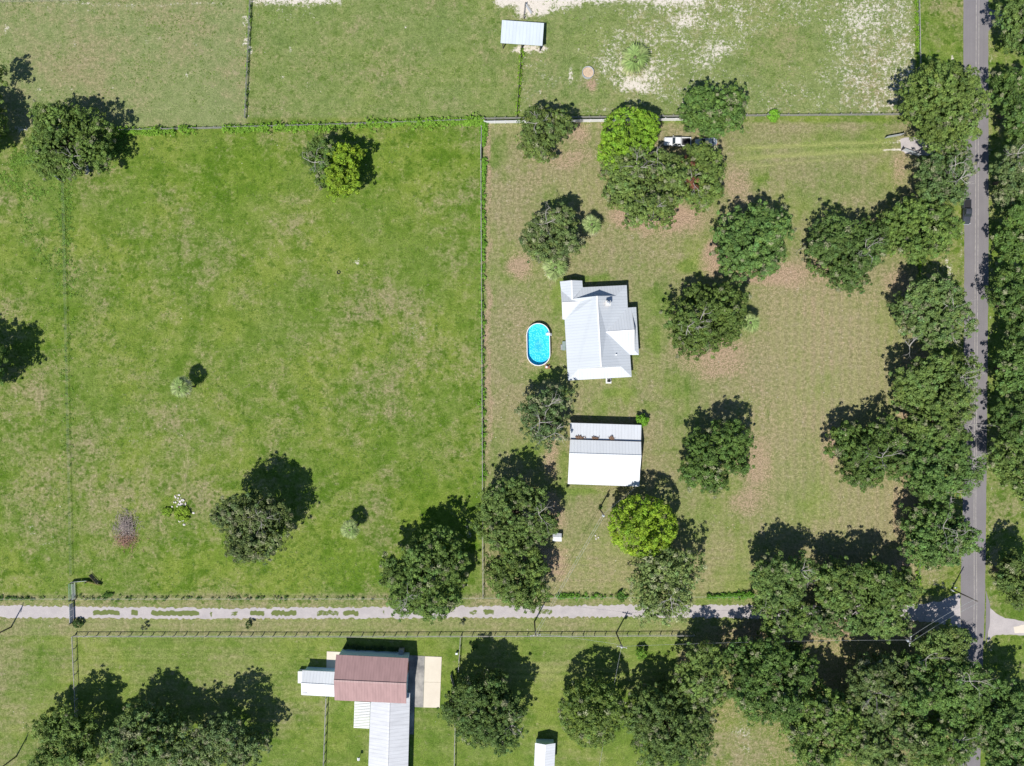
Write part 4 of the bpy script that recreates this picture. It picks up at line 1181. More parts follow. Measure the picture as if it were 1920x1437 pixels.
# barn --------------------------------------------------------------
bp = P(1134, 850, 0)
barn = thing('barn', 'large white metal roofed barn with a raised ridge south of the house', 'barn', bp)
bfoot = [(1069,793.1),(1202.6,797.3),(1199,912.6),(1064.6,907.8)]
bf = wall_ring(barn, bfoot, 2.9, .4, M['siding_red'])
roof_part(barn, [[(1069,793.1,2.9),(1202.6,797.3,2.9),(1202,827.4,3.6),(1069,823,3.6)]], M['barn_roof_low'])
roof_part(barn, [[(1069,824.5,4.2),(1202,828.6,4.2),(1202.6,855.2,5.6),(1067.4,851.1,5.6)], [(1067.4,851.1,5.6),(1202.6,855.2,5.6),(1200.3,881.2,4.3),(1066.3,877.1,4.3)]], M['barn_roof'])
roof_part(barn, [[(1066.2,876.6,4.18),(1200.2,880.7,4.18),(1199,912.6,2.95),(1064.6,907.8,2.95)]], M['barn_roof_low'])
cw = inset([PXY(1069,825.5,4.0), PXY(1202,829.6,4.0), PXY(1200.3,880,4.0), PXY(1066.5,876,4.0)], .25)
MB().prism(cw, 2.7, 4.08).build('upper_wall', M['siding_red'], barn)
MB().bar(P(1067.4,851.1,5.63), P(1202.6,855.2,5.63), .35, .07).build('ridge_cap', M['barn_roof'], barn)
for tri in ([(1069.6,826,4.05),(1067.6,876,4.05),(1068,851.1,5.5)], [(1201.4,830,4.05),(1199.7,880,4.05),(1202,855.2,5.5)]):
    MB().slab([P(*p) for p in tri], .1, down=False).build('gable', M['siding_red'], barn)
opening(barn, bf, 1, .5, 3.2, 2.4, .02, 'door'); opening(barn, bf, 3, .5, 3.2, 2.4, .02, 'door')
opening(barn, bf, 2, .25, 1.2, 1.0, 1.1); opening(barn, bf, 2, .75, 1.2, 1.0, 1.1)
def leaf_pile(label, px, py, z, rx, ry, seed, n=160):
    r = np.random.default_rng(seed)
    c = P(px, py, z)
    p = np.array(c) + r.normal(0, .45, (n, 3))*np.array([rx, ry, .12])
    p[:, 2] = c.z + np.abs(p[:, 2]-c.z) + .05
    Q = spray(p, np.full(n, .1), np.tile([0,0,1.], (n, 1)), 2, .3, r)
    m = quads('leaf_pile', Q, M['dry_leaf'])
    tag(link('leaf_pile', m), label, 'leaf pile', 'leaf piles on the barn roof')
leaf_pile('largest brown leaf pile on the barn roof step, at its west end', 1086, 820.8, 3.6, 1.0, .4, 1, 150)
leaf_pile('brown leaf pile in the middle of the barn roof step', 1116, 821.8, 3.6, .7, .3, 2, 90)
leaf_pile('small brown leaf pile on the barn roof step, nearest the east end', 1146.5, 822, 3.62, .55, .4, 3, 90)
pvd = P(1057, 850, 0)

# red roofed building with wing, annex and patio -----------------------
rp = P(700, 1275, 0)
red = thing('farm_building', 'pale blue building with faded red metal roof and long grey wing', 'building', rp)
RE, RR = 4.2, 5.9
rfoot = [(630.3,1227.9),(765.8,1234.6),(761.8,1319.5),(627.3,1313.3)]
rf = wall_ring(red, rfoot, RE, .35, M['siding_blue'])
roof_part(red, [[(630.3,1227.9,RE),(765.8,1234.6,RE),(761.8,1282.9,RR),(625.9,1276.6,RR)], [(625.9,1276.6,RR),(761.8,1282.9,RR),(761.8,1319.5,RE),(627.3,1313.3,RE)]], M['red_roof'])
MB().bar(P(625.9,1276.6,RR+.03), P(761.8,1282.9,RR+.03), .4, .08).build('ridge_cap', M['red_roof'], red)
for tri in ([(632,1229,RE-.1),(628.5,1312,RE-.1),(628,1276.8,RR-.1)], [(763,1236,RE-.1),(759.5,1318,RE-.1),(760,1282.8,RR-.1)]):
    MB().slab([P(*p) for p in tri], .1, down=False).build('gable', M['siding_blue'], red)
WE, WR = 2.8, 4.0
wf = inset([PXY(694.7,1318,WE), PXY(768.6,1304,WE), PXY(762,1560,WE), PXY(686.5,1560,WE)], .35)
MB().prism(wf, -.05, WE-.14).build('wing_wall', M['siding_blue'], red)
roof_part(red, [[(694.7,1317.7,WE),(729.9,1300,WR),(722.5,1560,WR),(686.5,1560,WE)], [(729.9,1300,WR),(768.8,1300,WE),(762,1560,WE),(722.5,1560,WR)]], M['grey_roof'], 'wing_roof')
MB().bar(P(729.6,1318,WR+.03), P(722.5,1560,WR+.03), .42, .07).build('ridge_cap', M['grey_roof'], red)
opening(red, rf, 1, .3, 2.6, 2.5, .02, 'door')
# west annex
AE, AR = 2.8, 3.7
annex = thing('annex', 'white metal annex at the west end of the red roofed building', 'annex', P(596, 1282, 0))
af = inset([PXY(566.8,1257.3,AE), PXY(630,1260.2,AE), PXY(630,1306.8,AE), PXY(565,1303.4,AE)], .3)
MB().prism(af, -.05, AE-.14).build('wall', M['siding_blue'], annex)
roof_part(annex, [[(566.8,1257.3,AE),(628.5,1260.2,AE),(627,1285.5,AR),(564.5,1282,AR)], [(564.5,1282,AR),(627,1285.5,AR),(627.8,1306.8,AE),(565,1303.4,AE)]], M['shed_roof'])
MB().bar(P(564.5,1282,AR+.03), P(627,1285.5,AR+.03), .3, .06).build('ridge_cap', M['shed_roof'], annex)
MB().slab([P(568,1298.5,3.09), P(576,1299,3.1), P(576,1302.5,3.02), P(568,1302,3.01)], .05).build('skylight', M['grey'], annex)
b = P(563, 1270, 1.2)
MB().box((b.x-.5, b.y-1.3, 0), (b.x+.7, b.y+1.3, 1.3)).build('side_porch', M['white'], annex)
hv = P(754, 1219.5, 0)
hvr = thing('wall_unit', 'grey boxed machine standing at the pale blue north wall', 'machine', hv)
MB().box((hv.x-.55, hv.y-.35, 0), (hv.x+.55, hv.y+.65, 1.5)).build('case', M['grey'], hvr)
MB().bar((hv.x-.45, hv.y-.36, .6), (hv.x+.2, hv.y-.36, .6), .05, .8).build('grille', M['black'], hvr)

def slabpoly(name, pts, z, t, mat, label=None, joints=()):
    o = MB().slab([P(x, y, 0) + Vector((0, 0, z)) for x, y in pts], t).build(name, mat)
    tag(o, label, None, None, 'structure')
    return o
slabpoly('concrete_patio', [(797,1230.6),(828.2,1231.9),(826.3,1279.3),(795.4,1278.6)], .10, .12, M['concrete_new'])
slabpoly('concrete_patio', [(795.4,1279.0),(826.3,1279.7),(824.4,1327),(793.8,1326.4)], .098, .12, M['concrete_new'])
slabpoly('old_concrete_patio', [(762,1228.6),(796.6,1230.5),(793.4,1326.4),(762,1325.5)], .08, .10, M['concrete_old'])
slabpoly('concrete_walk', [(755,1326),(777,1326),(775.5,1377),(755,1377)], .06, .08, M['concrete_old'])
slabpoly('concrete_pad', [(613,1221.5),(645,1223),(644,1262),(612,1260)], .08, .10, M['concrete_new'])
# slatted pergola
pg = thing('pergola', 'white slatted pergola between the red roof and the grey wing', 'pergola', P(679, 1340, 0))
for (x, y) in ((665.5,1317),(664,1363),(692,1364)):
    q = P(x, y, 2.5); MB().box((q.x-.05, q.y-.05, 0), (q.x+.05, q.y+.05, 2.42)).build('post', M['white'], pg)
for (x0, y0, x1, y1) in ((665.2,1316,663.7,1364.5),(693,1317.5,692,1365.5)):
    MB().bar(P(x0, y0, 2.46), P(x1, y1, 2.46), .08, .1).build('beam', M['white'], pg)
sl = None
for k in range(17):
    t = k/16
    a = P(664.7-1.5*t, 1316.8+47*t, 2.56); b = P(694-1*t, 1318.3+47*t, 2.56)
    if sl is None:
        m0 = MB(); m0.bar((0, 0, 0), b-a, .235, .05); sl = m0.mesh('slat', M['white'])
    link('slat', sl, pg, a - pg.location)

# little sheds --------------------------------------------------------
sh = thing('garden_shed', 'small white gabled shed at the bottom edge below the yellowish round tree', 'shed', P(1022, 1416, 0))
sf = inset([PXY(1003.3,1393.3,2.4), PXY(1041.4,1394,2.4), PXY(1039.4,1440,2.4), PXY(1001.6,1440,2.4)], .3)
MB().prism(sf, -.05, 2.3).build('wall', M['siding_blue'], sh)
roof_part(sh, [[(1003.3,1393.3,2.4),(1022.5,1396.7,3.3),(1020,1441,3.3),(1001.6,1436,2.4)], [(1022.5,1396.7,3.3),(1041.4,1394,2.4),(1039.6,1437,2.4),(1020,1441,3.3)]], M['shed_roof_ew'])
MB().bar(P(1022.5,1396.7,3.33), P(1020,1441,3.33), .25, .06).build('ridge_cap', M['white'], sh)
MB().slab([P(1004.5,1394.5,2.3), P(1040.5,1395.2,2.3), P(1022.5,1397.4,3.25)], .08, down=False).build('gable', M['siding_blue'], sh)
opening(sh, sf, 1, .5, 1.0, 1.9, .02, 'door')

hut = thing('pump_house', 'tiny white roofed pump hut beside the yellowish oaks', 'hut', P(1044.6, 1006, 0))
pf = inset([PXY(1036.6,1000,1.2), PXY(1053,1000.4,1.2), PXY(1053,1015.6,1.2), PXY(1036.4,1015.2,1.2)], .12)
MB().prism(pf, -.05, 1.15).build('wall', M['siding_white'], hut)
roof_part(hut, [[(1036.6,1000,1.2),(1053,1000.4,1.2),(1053,1008,1.75),(1036.4,1007.5,1.75)], [(1036.4,1007.5,1.75),(1053,1008,1.75),(1053,1015.6,1.2),(1036.4,1015.2,1.2)]], M['shed_roof'], t=.06)

lo = thing('loafing_shed', 'open fronted field shelter with pale metal roof at the top of the paddocks', 'shelter', P(980, 62, 0))
roof_part(lo, [[(941.3,37.9,2.5),(1020,43.6,2.5),(1017,86.1,3.2),(938.5,80.9,3.2)]], M['top_shed_roof'], 'roof')
for (x, y, z) in ((944,41,2.4),(981,44,2.4),(1017.5,47,2.4),(943,79,3.1),(978,81.5,3.1),(1013,84,3.1)):
    q = P(x, y, z); MB().box((q.x-.09, q.y-.09, -.05), (q.x+.09, q.y+.09, z)).build('post', M['wood_dark'], lo)
q0, q1, q2, q3 = P(944,41.5,2.3), P(1017.5,47.5,2.3), P(1014,83,2.3), P(941.5,78,2.3)
for a, b in ((q0, q1), (q1, q2), (q0, q3)):
    MB().bar((a.x, a.y, 1.15), (b.x, b.y, 1.15), .05, 2.2).build('wall', M['wood_grey'], lo)

# ------------------------------------------------------------------ pool
def pool():
    c = P(1009.4, 646.3, 1.3)
    root = thing('swimming_pool', 'oval above ground pool with bright blue water beside the house', 'pool', (c.x, c.y, 0))
    rx, L = 21.9*S*.992, 40.0*S*.992
    tilt = math.radians(1.2)
    def oval(rr, N=26):
        pts = []
        st = L - 21.9*S*.992
        for i in range(N+1):
            a = math.pi*i/N; pts.append((rr*math.cos(a), st + rr*1.0*math.sin(a)))
        for i in range(N+1):
            a = math.pi + math.pi*i/N; pts.append((rr*math.cos(a), -st + rr*math.sin(a)))
        return [(c.x + x*math.cos(tilt) - y*math.sin(tilt), c.y + x*math.sin(tilt) + y*math.cos(tilt)) for x, y in pts]
    def ring(o, i, z0, z1):
        n = len(o)
        vs = [(x,y,z0) for x,y in o]+[(x,y,z1) for x,y in o]+[(x,y,z1) for x,y in i]+[(x,y,z0) for x,y in i]
        fs = []
        for k in range(n):
            j = (k+1) % n
            for l in range(4):
                a, b = l*n, ((l+1) % 4)*n
                fs.append((a+k, a+j, b+j, b+k))
        return MB().add(vs, fs)
    ring(oval(rx-.06), oval(rx-.10), -.02, 1.24).build('wall', M['white'], root)
    ring(oval(rx-.105), oval(rx-.13), .04, 1.20).build('liner', M['liner'], root)
    o = oval(rx-.12)
    MB().add([(x,y,.03) for x,y in o], [tuple(range(len(o)))]).build('floor_liner', M['liner'], root)
    # coping segments
    oo, ii = oval(rx+.02, 28), oval(rx-.14, 28)
    n = len(oo)
    seg = 0
    k = 0
    step = 4
    idx = list(range(0, n, step))
    for a in idx:
        bnd = min(a+step, n)
        O = [oo[j % n] for j in range(a, bnd+1)]; I = [ii[j % n] for j in range(a, bnd+1)]
        poly = O + I[::-1]
        MB().prism(poly, 1.24, 1.31).build('coping', M['white'], root)
    wpoly = oval(rx-.135)
    MB().add([(x,y,1.08) for x,y in wpoly], [tuple(range(len(wpoly)))]).build('water', M['water'], root)
    # upright posts on the outside
    for k in range(0, n, 4):
        x, y = oval(rx-.02, 28)[k]
        MB().box((x-.07, y-.07, 0), (x+.07, y+.07, 1.24)).build('upright', M['white'], root)
    l = P(1029, 627, 1.3)
    lad = thing('pool_ladder', 'white A frame ladder hooked over the pool rim', 'ladder', (l.x, l.y, 0))
    for s in (-.28, .28):
        f = MB(); f.tube([(l.x+.75, l.y+s, 0), (l.x+.12, l.y+s, 1.75), (l.x-.12, l.y+s, 1.75), (l.x-.7, l.y+s, .3)], .035, 6); f.build('side_rail', M['white'], lad)
    for t in (.2, .45, .7):
        for sx, x0 in ((1, .75), (-1, -.7)):
            x = l.x + x0*(1-t) + sx*.12*t
            MB().box((x-.08, l.y-.27, 1.75*t-.02), (x+.08, l.y+.27, 1.75*t+.02)).build('tread', M['white'], lad)
    MB().box((l.x-.28, l.y-.3, 1.50), (l.x+.28, l.y+.3, 1.55)).build('platform', M['white'], lad)
    p = P(1026, 687.5, 0)
    pm = thing('pool_pump', 'pool pump and white filter tank beside the south end of the pool', 'pump', p)
    MB().lathe([(.0,.0),(.26,.0),(.28,.1),(.28,.55),(.22,.72),(.1,.78),(0,.78)], (p.x-.15, p.y-.1, .05), 14).build('filter_tank', M['white'], pm, True)
    MB().tube([(p.x+.15, p.y+.1, .2), (p.x+.55, p.y+.45, .2)], [.14, .12], 10).build('motor', M['black'], pm)
    MB().box((p.x-.55, p.y-.5, 0), (p.x+.6, p.y+.5, .06)).build('base_slab', M['wood_red'], pm)
    MB().tube([(p.x-.1, p.y+.1, .6), (p.x-.4, p.y+.5, .7), (p.x-.75, p.y+.75, .9)], .045, 6).build('hose', M['black'], pm)
pool()

# ------------------------------------------------------------------ fences
POST = MB().box((-.07,-.07,-.1), (.07,.07,1.25)).mesh('post', M['wood_grey'])
POST_D = MB().box((-.08,-.08,-.1), (.08,.08,1.2)).mesh('post', M['wood_dark'])
POST_T = MB().box((-.03,-.03,-.1), (.03,.03,1.25)).mesh('post', M['wood_dark'])
POST_W = MB().box((-.065,-.065,-.1), (.065,.065,1.65)).mesh('post', M['vinyl'])
def fence(label, pts, style, bay=2.4, h=1.15):
    V = [P(x, y, 0) for x, y in pts]
    root = thing('fence', label, 'fence', V[0])
    pr = random.Random(len(label)*7 + int(V[0].x*10))
    post = {'wire': POST_T, 'rail': POST, 'board': POST, 'dark': POST_D, 'white': POST_W}[style]
    stops = []
    for a, b in zip(V[:-1], V[1:]):
        n = max(1, round((b-a).length/bay))
        for k in range(n): stops.append(a.lerp(b, k/n))
    stops.append(V[-1])
    for p in stops:
        o = link('post', post, root, p - V[0] + Vector((pr.uniform(-.05,.05), pr.uniform(-.05,.05), 0)), pr.uniform(-.1,.1))
        o.rotation_euler = (pr.uniform(-.04,.04), pr.uniform(-.04,.04), pr.uniform(-.1,.1))
        s = pr.uniform(.9, 1.12); o.scale = (1, 1, s)
    if style in ('wire', 'rail'):
        for z in (.35, .7, 1.05):
            MB().tube([p + Vector((0,0,z + pr.uniform(-.02,.02))) for p in stops], .014, 3, cap=False).build('wire_strand', M['wire'], root)
    rails = {}
    def rail(a, b, z, hh, t, mat, nm):
        key = (round((b-a).length, 1), hh, nm)
        d = b-a
        ang = math.atan2(d.y, d.x)
        if key not in rails:
            L = d.length - .01
            rails[key] = MB().box((.005, -t/2, -hh/2), (L, t/2, hh/2)).mesh(nm, mat)
        link(nm, rails[key], root, a - V[0] + Vector((0, 0, z + pr.uniform(-.03,.03))), ang)
    for a, b in zip(stops[:-1], stops[1:]):
        if style == 'rail':
            rail(a, b, 1.2, .11, .12, M['wood_grey'], 'rail')
        elif style in ('board', 'dark'):
            n = Vector((-(b-a).y, (b-a).x, 0)).normalized()*(-.09)
            for z in (.35, .72, 1.1): rail(a+n, b+n, z, .16, .035, M['wood_grey'] if style == 'board' else M['wood_dark'], 'rail')
        elif style == 'white':
            rail(a, b, .82, 1.5, .045, M['vinyl'], 'panel')
    return root
fence('grey board fence between the two upper left paddocks', [(473,-25),(462,222)], 'board')
fence('grey board fence under bright vines along the top of the left pasture', [(228,246),(600,236),(905,226)], 'board')
fence('grey board fence along the north side of the house plot, behind the white fence', [(908,224),(1300,219),(1690,216)], 'board')
fence('solid white vinyl fence along the top of the house plot', [(908,232),(1285,226.5)], 'white', 2.4)
fence('dark board fence from the field shelter down to the house plot', [(978.5,90),(969,222)], 'dark')
fence('short dark fence above the field shelter', [(985,10),(982,36)], 'dark')
fence('fence with grey top rail between the pasture and the house plot', [(903,240),(902,303),(904,700),(906,1119)], 'rail', 2.6)
fence('wire fence down the left side of the big pasture', [(121,345),(127,640),(136,1078)], 'wire', 3.4)
fence('wire fence south of the gravel track along the far left field', [(141,1191),(146,1310),(152,1500)], 'rail', 2.6)
fence('wire fence along the north side of the gravel track', [(-40,1122),(700,1121.5),(1712,1116)], 'wire', 3.6)
fence('railed fence along the south side of the gravel track', [(142,1190.5),(700,1191),(1300,1189)], 'rail', 2.45)
fence('grey rail fence east of the concrete patio', [(864,1192),(860,1256)], 'rail', 2.4)
fence('grey rail fence at the bottom edge left of the oak', [(854,1352),(851,1500)], 'rail', 2.4)
fence('rail fence running south from the white annex', [(613.5,1306),(606,1500)], 'rail', 2.2)
fence('wire fence between the sandy paddock and the road verge', [(1718,-30),(1721,130)], 'rail', 3.0)
fence('wire fence behind the verge right of the middle lawn', [(1724,480),(1724,560)], 'wire', 2.6)
fence('short wire fence stretch near the road bend', [(1722,1036),(1719,1096)], 'wire', 2.4)
fence('wire fence in the top left corner', [(-30,6),(150,3)], 'wire', 2.2)

def gate(name, label, a, b, h, mat, style='bars', n=5, lean=0.0):
    A, B = P(*a, 0), P(*b, 0)
    root = thing(name, label, 'gate', A)
    d = (B-A).normalized(); nn = Vector((-d.y, d.x, 0))*lean
    up = Vector((0, 0, 1)) + nn
    z = lambda p, t: p + up*t
    fr = MB()
    fr.tube([z(A,.15), z(A,h), z(B,h), z(B,.15), z(A,.15)], .035, 6); fr.build('frame', mat, root)
    if style == 'bars':
        for k in range(1, n):
            MB().tube([z(A, .15+(h-.15)*k/n), z(B, .15+(h-.15)*k/n)], .025, 5).build('bar', mat, root)
    else:
        for k in range(n):
            p, q = A.lerp(B, (k+.02)/n), A.lerp(B, (k+.98)/n)
            m = MB(); off = Vector((-d.y, d.x, 0))*.02
            m.add([z(p,.18)+off, z(q,.18)+off, z(q,h-.04)+off, z(p,h-.04)+off, z(p,.18)-off, z(q,.18)-off, z(q,h-.04)-off, z(p,h-.04)-off],
                  [(0,1,2,3),(7,6,5,4),(0,4,5,1),(1,5,6,2),(2,6,7,3),(3,7,4,0)])
            m.build('panel', mat, root)
    m = MB(); m.box((A.x-.09, A.y-.09, -.1), (A.x+.09, A.y+.09, h+.25)); m.build('post', M['wood_dark'], root)
gate('field_gate', 'open grey metal gate below the top left oak', (118,341), (96,322), 1.3, M['galv'], 'panels', 2)
gate('field_gate', 'grey gate in the pasture fence beside the house plot', (902,303), (901.5,274), 1.25, M['galv'], 'panels', 1)
gate('field_gate', 'small open gate on the sand above the field shelter', (985,11), (996,28), 1.2, M['galv'])
gate('drive_gate', 'open driveway gate leaf north of the gravel apron', (1690,254), (1658,260), 1.4, M['galv'], 'panels', 2)
gate('drive_gate', 'driveway gate leaf south of the gravel apron', (1690,282), (1722,294), 1.4, M['galv'], 'panels', 2)
gate('track_gate', 'solid grey gate standing across the gravel track', (138,1166), (137,1130), 1.45, M['galv'], 'panels', 3)
gate('corral_panel', 'left green pipe corral panel beside the track gate', (136,1124), (135,1092), 1.3, M['green_pipe'])
gate('corral_panel', 'right pale pipe corral panel beside the track gate', (142,1124), (141,1093), 1.3, M['galv'])
gate('field_gate', 'leaning grey gate left of the oak on the southern lawn', (857,1302), (847,1262), 1.35, M['wood_grey'], 'panels', 2, .15)
gate('board_panel', 'short grey board panel running east from the corral', (137,1092), (166,1089.5), .95, M['galv'], 'panels', 2, .25)
gate('sheet_panel', 'rusty red sheet panel at the end of the grey board panel', (164,1091), (191,1098), .9, M['wood_red'], 'panels', 3, .35)
gate('sheet_panel', 'brown board panel propped behind the rusty sheet', (188,1091), (173,1075), .9, M['wood_brown'], 'panels', 2, .5)

# ------------------------------------------------------------------ power poles and cables
def pole(label, base, h, arm=True, tank=False, ang=0.0, lamp=False):
    b = P(*base, 0)
    root = thing('utility_pole', label, 'utility pole', b, 'utility poles')
    MB().tube([(b.x, b.y, -.2), (b.x, b.y, h)], [.17, .11], 9).build('shaft', M['wood_dark'], root, True)
    c, s = math.cos(ang), math.sin(ang)
    if arm:
        m = MB(); m.bar((b.x-1.1*c, b.y-1.1*s-.13, h-.5), (b.x+1.1*c, b.y+1.1*s-.13, h-.5), .12, .13); m.build('crossarm', M['wood_grey'], root)
        for t in (-1, -.45, .45, 1):
            MB().lathe([(.0,.0),(.07,.0),(.09,.06),(.05,.1),(.09,.15),(.04,.2),(0,.2)], (b.x+t*c, b.y+t*s-.13, h-.43), 8).build('insulator', M['white'], root)
    if tank:
        MB().lathe([(0,0),(.27,0),(.29,.05),(.29,.75),(.24,.82),(0,.84)], (b.x+.1, b.y-.42, h-1.9), 12).build('transformer', M['galv'], root, True)
        MB().lathe([(.05,0),(.07,.1),(.03,.2),(0,.2)], (b.x+.1, b.y-.42, h-1.06), 6).build('bushing', M['white'], root)
    return b
bA = pole('utility pole with transformer left of the bright round tree', (1124,954), 7.6, False, True)
bB = pole('utility pole with crossarm south of the gravel track, at mid length', (1002,1166), 8.6, True, False, .1)
bC = pole('utility pole with transformer on the southern lawn by the wispy tree', (1155.5,1187), 8.6, True, True, -.2)
bD = pole('plain utility pole leaning out over the road at the track mouth', (1784,1105), 9.0, False, False)
bE = pole('utility pole with crossarm standing among the southern woodland trees', (1662,1172), 10.0, True, True, 1.4)
bF = pole('utility pole at the left edge beside the gravel track', (21,1176), 8.6, True, False, 1.3)
bG = pole('utility pole in the bottom left corner', (31,1418), 8.2, True, False, 1.3)
def cable(label, a, b, za, zb, sag=.7, off=0.0, r=.022):
    d = (b-a); n = Vector((-d.y, d.x, 0)).normalized()*off
    pts = []
    for k in range(13):
        t = k/12
        p = a.lerp(b, t) + n
        p.z = za + (zb-za)*t - sag*4*t*(1-t)
        pts.append(p)
    o = MB().tube(pts, r, 4).build('power_cable', M['cable'])
    tag(o, label, 'cable', 'overhead power cables')
for o, w in ((-.22, 'upper left'), (.22, 'lower right')): cable(w + ' cable of the pair crossing the lawn from barn pole to track pole', bA, bB, 7.3, 8.1, .5, -o)
cable('overhead cable between the mid track pole and the southern lawn pole', bB, bC, 8.0, 8.0, .4, .2, .018)
cable('overhead cable from the southern lawn pole towards the southern woodland', bC, bE, 8.2, 9.4, .8, .0, .018)
for o, w in ((.5, 'upper'), (-.5, 'lower')): cable(w + ' cable of the pair from the woodland pole to the roadside pole', bE, bD, 9.5, 8.7, .5, o, .025)
cable('overhead service cable from the southern lawn pole to the bottom edge', bC, P(1105,1480,0), 7.8, 6.5, .6, 0, .018)
for o in (-.3, .3): cable('twin overhead cable above the left end of the track fence', bF, P(520,1172,0)+Vector((0,0,0)), 8.1, 8.0, .3, o-1.2, .018) if False else None
cable('overhead cable from the barn pole to the barn eave', bA, P(1190,906,0), 7.0, 4.0, .3, 0, .018)

# ------------------------------------------------------------------ vehicles
def loft(mb, secs, mi=0, n=12, p=3.2):
    """secs: (x, cz, hy, hz): superellipse rings along x"""
    vs, fs = [], []
    for (x, cz, hy, hz) in secs:
        for i in range(n):
            t = 2*math.pi*(i+.5)/n
            c, s = math.cos(t), math.sin(t)
            vs.append((x, hy*math.copysign(abs(c)**(2/p), c), cz + hz*math.copysign(abs(s)**(2/p), s)))
    for k in range(len(secs)-1):
        for i in range(n):
            j = (i+1) % n
            fs.append((k*n+i, k*n+j, (k+1)*n+j, (k+1)*n+i))
    fs.append(tuple(range(n-1, -1, -1))); fs.append(tuple(range((len(secs)-1)*n, len(secs)*n)))
    return mb.add(vs, fs, mi)

def wheels(root, xs, hy, r, w=.26):
    for x in xs:
        for s in (-1, 1):
            m = MB(); y = s*hy
            m.tube([(x, y-w/2, r), (x, y-w/2+.04, r), (x, y+w/2-.04, r), (x, y+w/2, r)], [r*.9, r, r, r*.9], 16)
            t = m.mesh('wheel', M['tyre']); o = link('wheel', t, root, (0, 0, 0))
            rm = MB(); yy = y + s*(w/2+.004)
            rm.tube([(x, yy-.02, r), (x, yy+.0, r)], [r*.6, r*.55], 12)
            link('rim', rm.mesh('rim', M['rim']), o, (0, 0, 0))

def part(root, name, mb, mat, smooth=False): return link(name, mb.mesh(name, mat, smooth), root, (0, 0, 0))

def pickup(label, centre, heading, L, W, paint, bedmat, cover=False):
    c = P(*centre, .9); root = thing('pickup_truck', label, 'pickup truck', (c.x, c.y, .03), None, heading)
    hw = W/2
    k = L/5.6
    X = lambda v: v*k
    body = MB()
    loft(body, [(X(2.80),.72,hw*.72,.20),(X(2.74),.74,hw*.86,.27),(X(2.5),.78,hw*.95,.33),(X(1.9),.80,hw,.35),(X(1.0),.82,hw,.37),(X(.9),.80,hw,.34),(X(-.75),.80,hw,.34)])
    part(root, 'body', body, paint, True)
    # hood bulge
    hd = MB(); loft(hd, [(X(2.62),.98,hw*.70,.10),(X(2.2),1.06,hw*.80,.10),(X(1.3),1.13,hw*.84,.10),(X(1.02),1.14,hw*.84,.09)], n=12, p=4)
    part(root, 'hood', hd, paint, True)
    # cab: glass band, then roof
    gl = MB()
    z0, z1 = 1.14, 1.72
    A = [(X(1.25),hw*.86,z0),(X(-.72),hw*.88,z0)]; B = [(X(.62),hw*.72,z1),(X(-.52),hw*.74,z1)]
    vs = [(A[0][0],A[0][1],z0),(A[0][0],-A[0][1],z0),(A[1][0],-A[1][1],z0),(A[1][0],A[1][1],z0),(B[0][0],B[0][1],z1),(B[0][0],-B[0][1],z1),(B[1][0],-B[1][1],z1),(B[1][0],B[1][1],z1)]
    gl.add(vs, [(0,1,5,4),(1,2,6,5),(2,3,7,6),(3,0,4,7),(4,5,6,7),(3,2,1,0)])
    part(root, 'cab_glass', gl, M['glass'])
    rf = MB(); loft(rf, [(X(.66),1.73,hw*.70,.03),(X(.45),1.78,hw*.745,.055),(X(-.4),1.78,hw*.75,.055),(X(-.56),1.73,hw*.72,.03)], p=4)
    part(root, 'cab_roof', rf, paint, True)
    pl = MB()
    for s in (-1, 1):
        pl.bar((X(1.27), s*hw*.875, z0), (X(.62), s*hw*.735, z1+.02), .07, .07)
        pl.bar((X(-.73), s*hw*.89, z0), (X(-.53), s*hw*.75, z1+.02), .10, .10)
        pl.bar((X(.1), s*hw*.875, z0), (X(.06), s*hw*.75, z1+.02), .06, .06)
    part(root, 'cab_pillars', pl, paint)
    # bed
    bd = MB()
    x0, x1 = X(-2.78), X(-.80)
    for s in (-1, 1): bd.box((x0, min(s*hw, s*(hw-.14)), .46), (x1, max(s*hw, s*(hw-.14)), 1.16))
    bd.box((x1-.08, -hw+.14, .46), (x1, hw-.14, 1.15))
    part(root, 'bed_side', bd, paint)
    tg = MB(); tg.box((x0-.02, -hw+.02, .50), (x0+.08, hw-.02, 1.14)); part(root, 'tailgate', tg, paint)
    fl = MB(); zf = 1.10 if cover else .62
    fl.box((x0+.08, -hw+.14, zf-.06), (x1-.08, hw-.14, zf)); part(root, 'bed_cover' if cover else 'bed_floor', fl, bedmat)
    if not cover:
        cg = MB(); pr = random.Random(3)
        for _ in range(9):
            a, b_ = pr.uniform(x0+.3, x1-.4), pr.uniform(-hw+.35, hw-.35)
            cg.box((a-.18, b_-.16, .62), (a+.18, b_+.16, .62+pr.uniform(.1,.4)))
        part(root, 'bed_load', cg, bedmat)
    bp_ = MB(); bp_.box((X(2.74), -hw*.88, .42), (X(2.86), hw*.88, .62)); part(root, 'front_bumper', bp_, M['galv'])
    rb = MB(); rb.box((x0-.14, -hw*.9, .45), (x0-.02, hw*.9, .60)); part(root, 'rear_bumper', rb, M['galv'])
    for s in (-1, 1):
        h = MB(); h.box((X(2.56), s*hw*.76-.16, .74), (X(2.76), s*hw*.76+.16, .92)); part(root, 'headlight', h, M['lamp_clear'])
        t = MB(); t.box((x0-.035, s*hw*.92-.06, .72), (x0+.05, s*hw*.92+.075, 1.1)); part(root, 'tail_light', t, M['lamp_red'])
        mr = MB(); mr.box((X(.98), s*(hw+.13)-.11, 1.12), (X(1.08), s*(hw+.13)+.11, 1.32)); part(root, 'mirror', mr, paint)
    wheels(root, (X(1.85), X(-1.80)), hw-.12, .39)
    return root
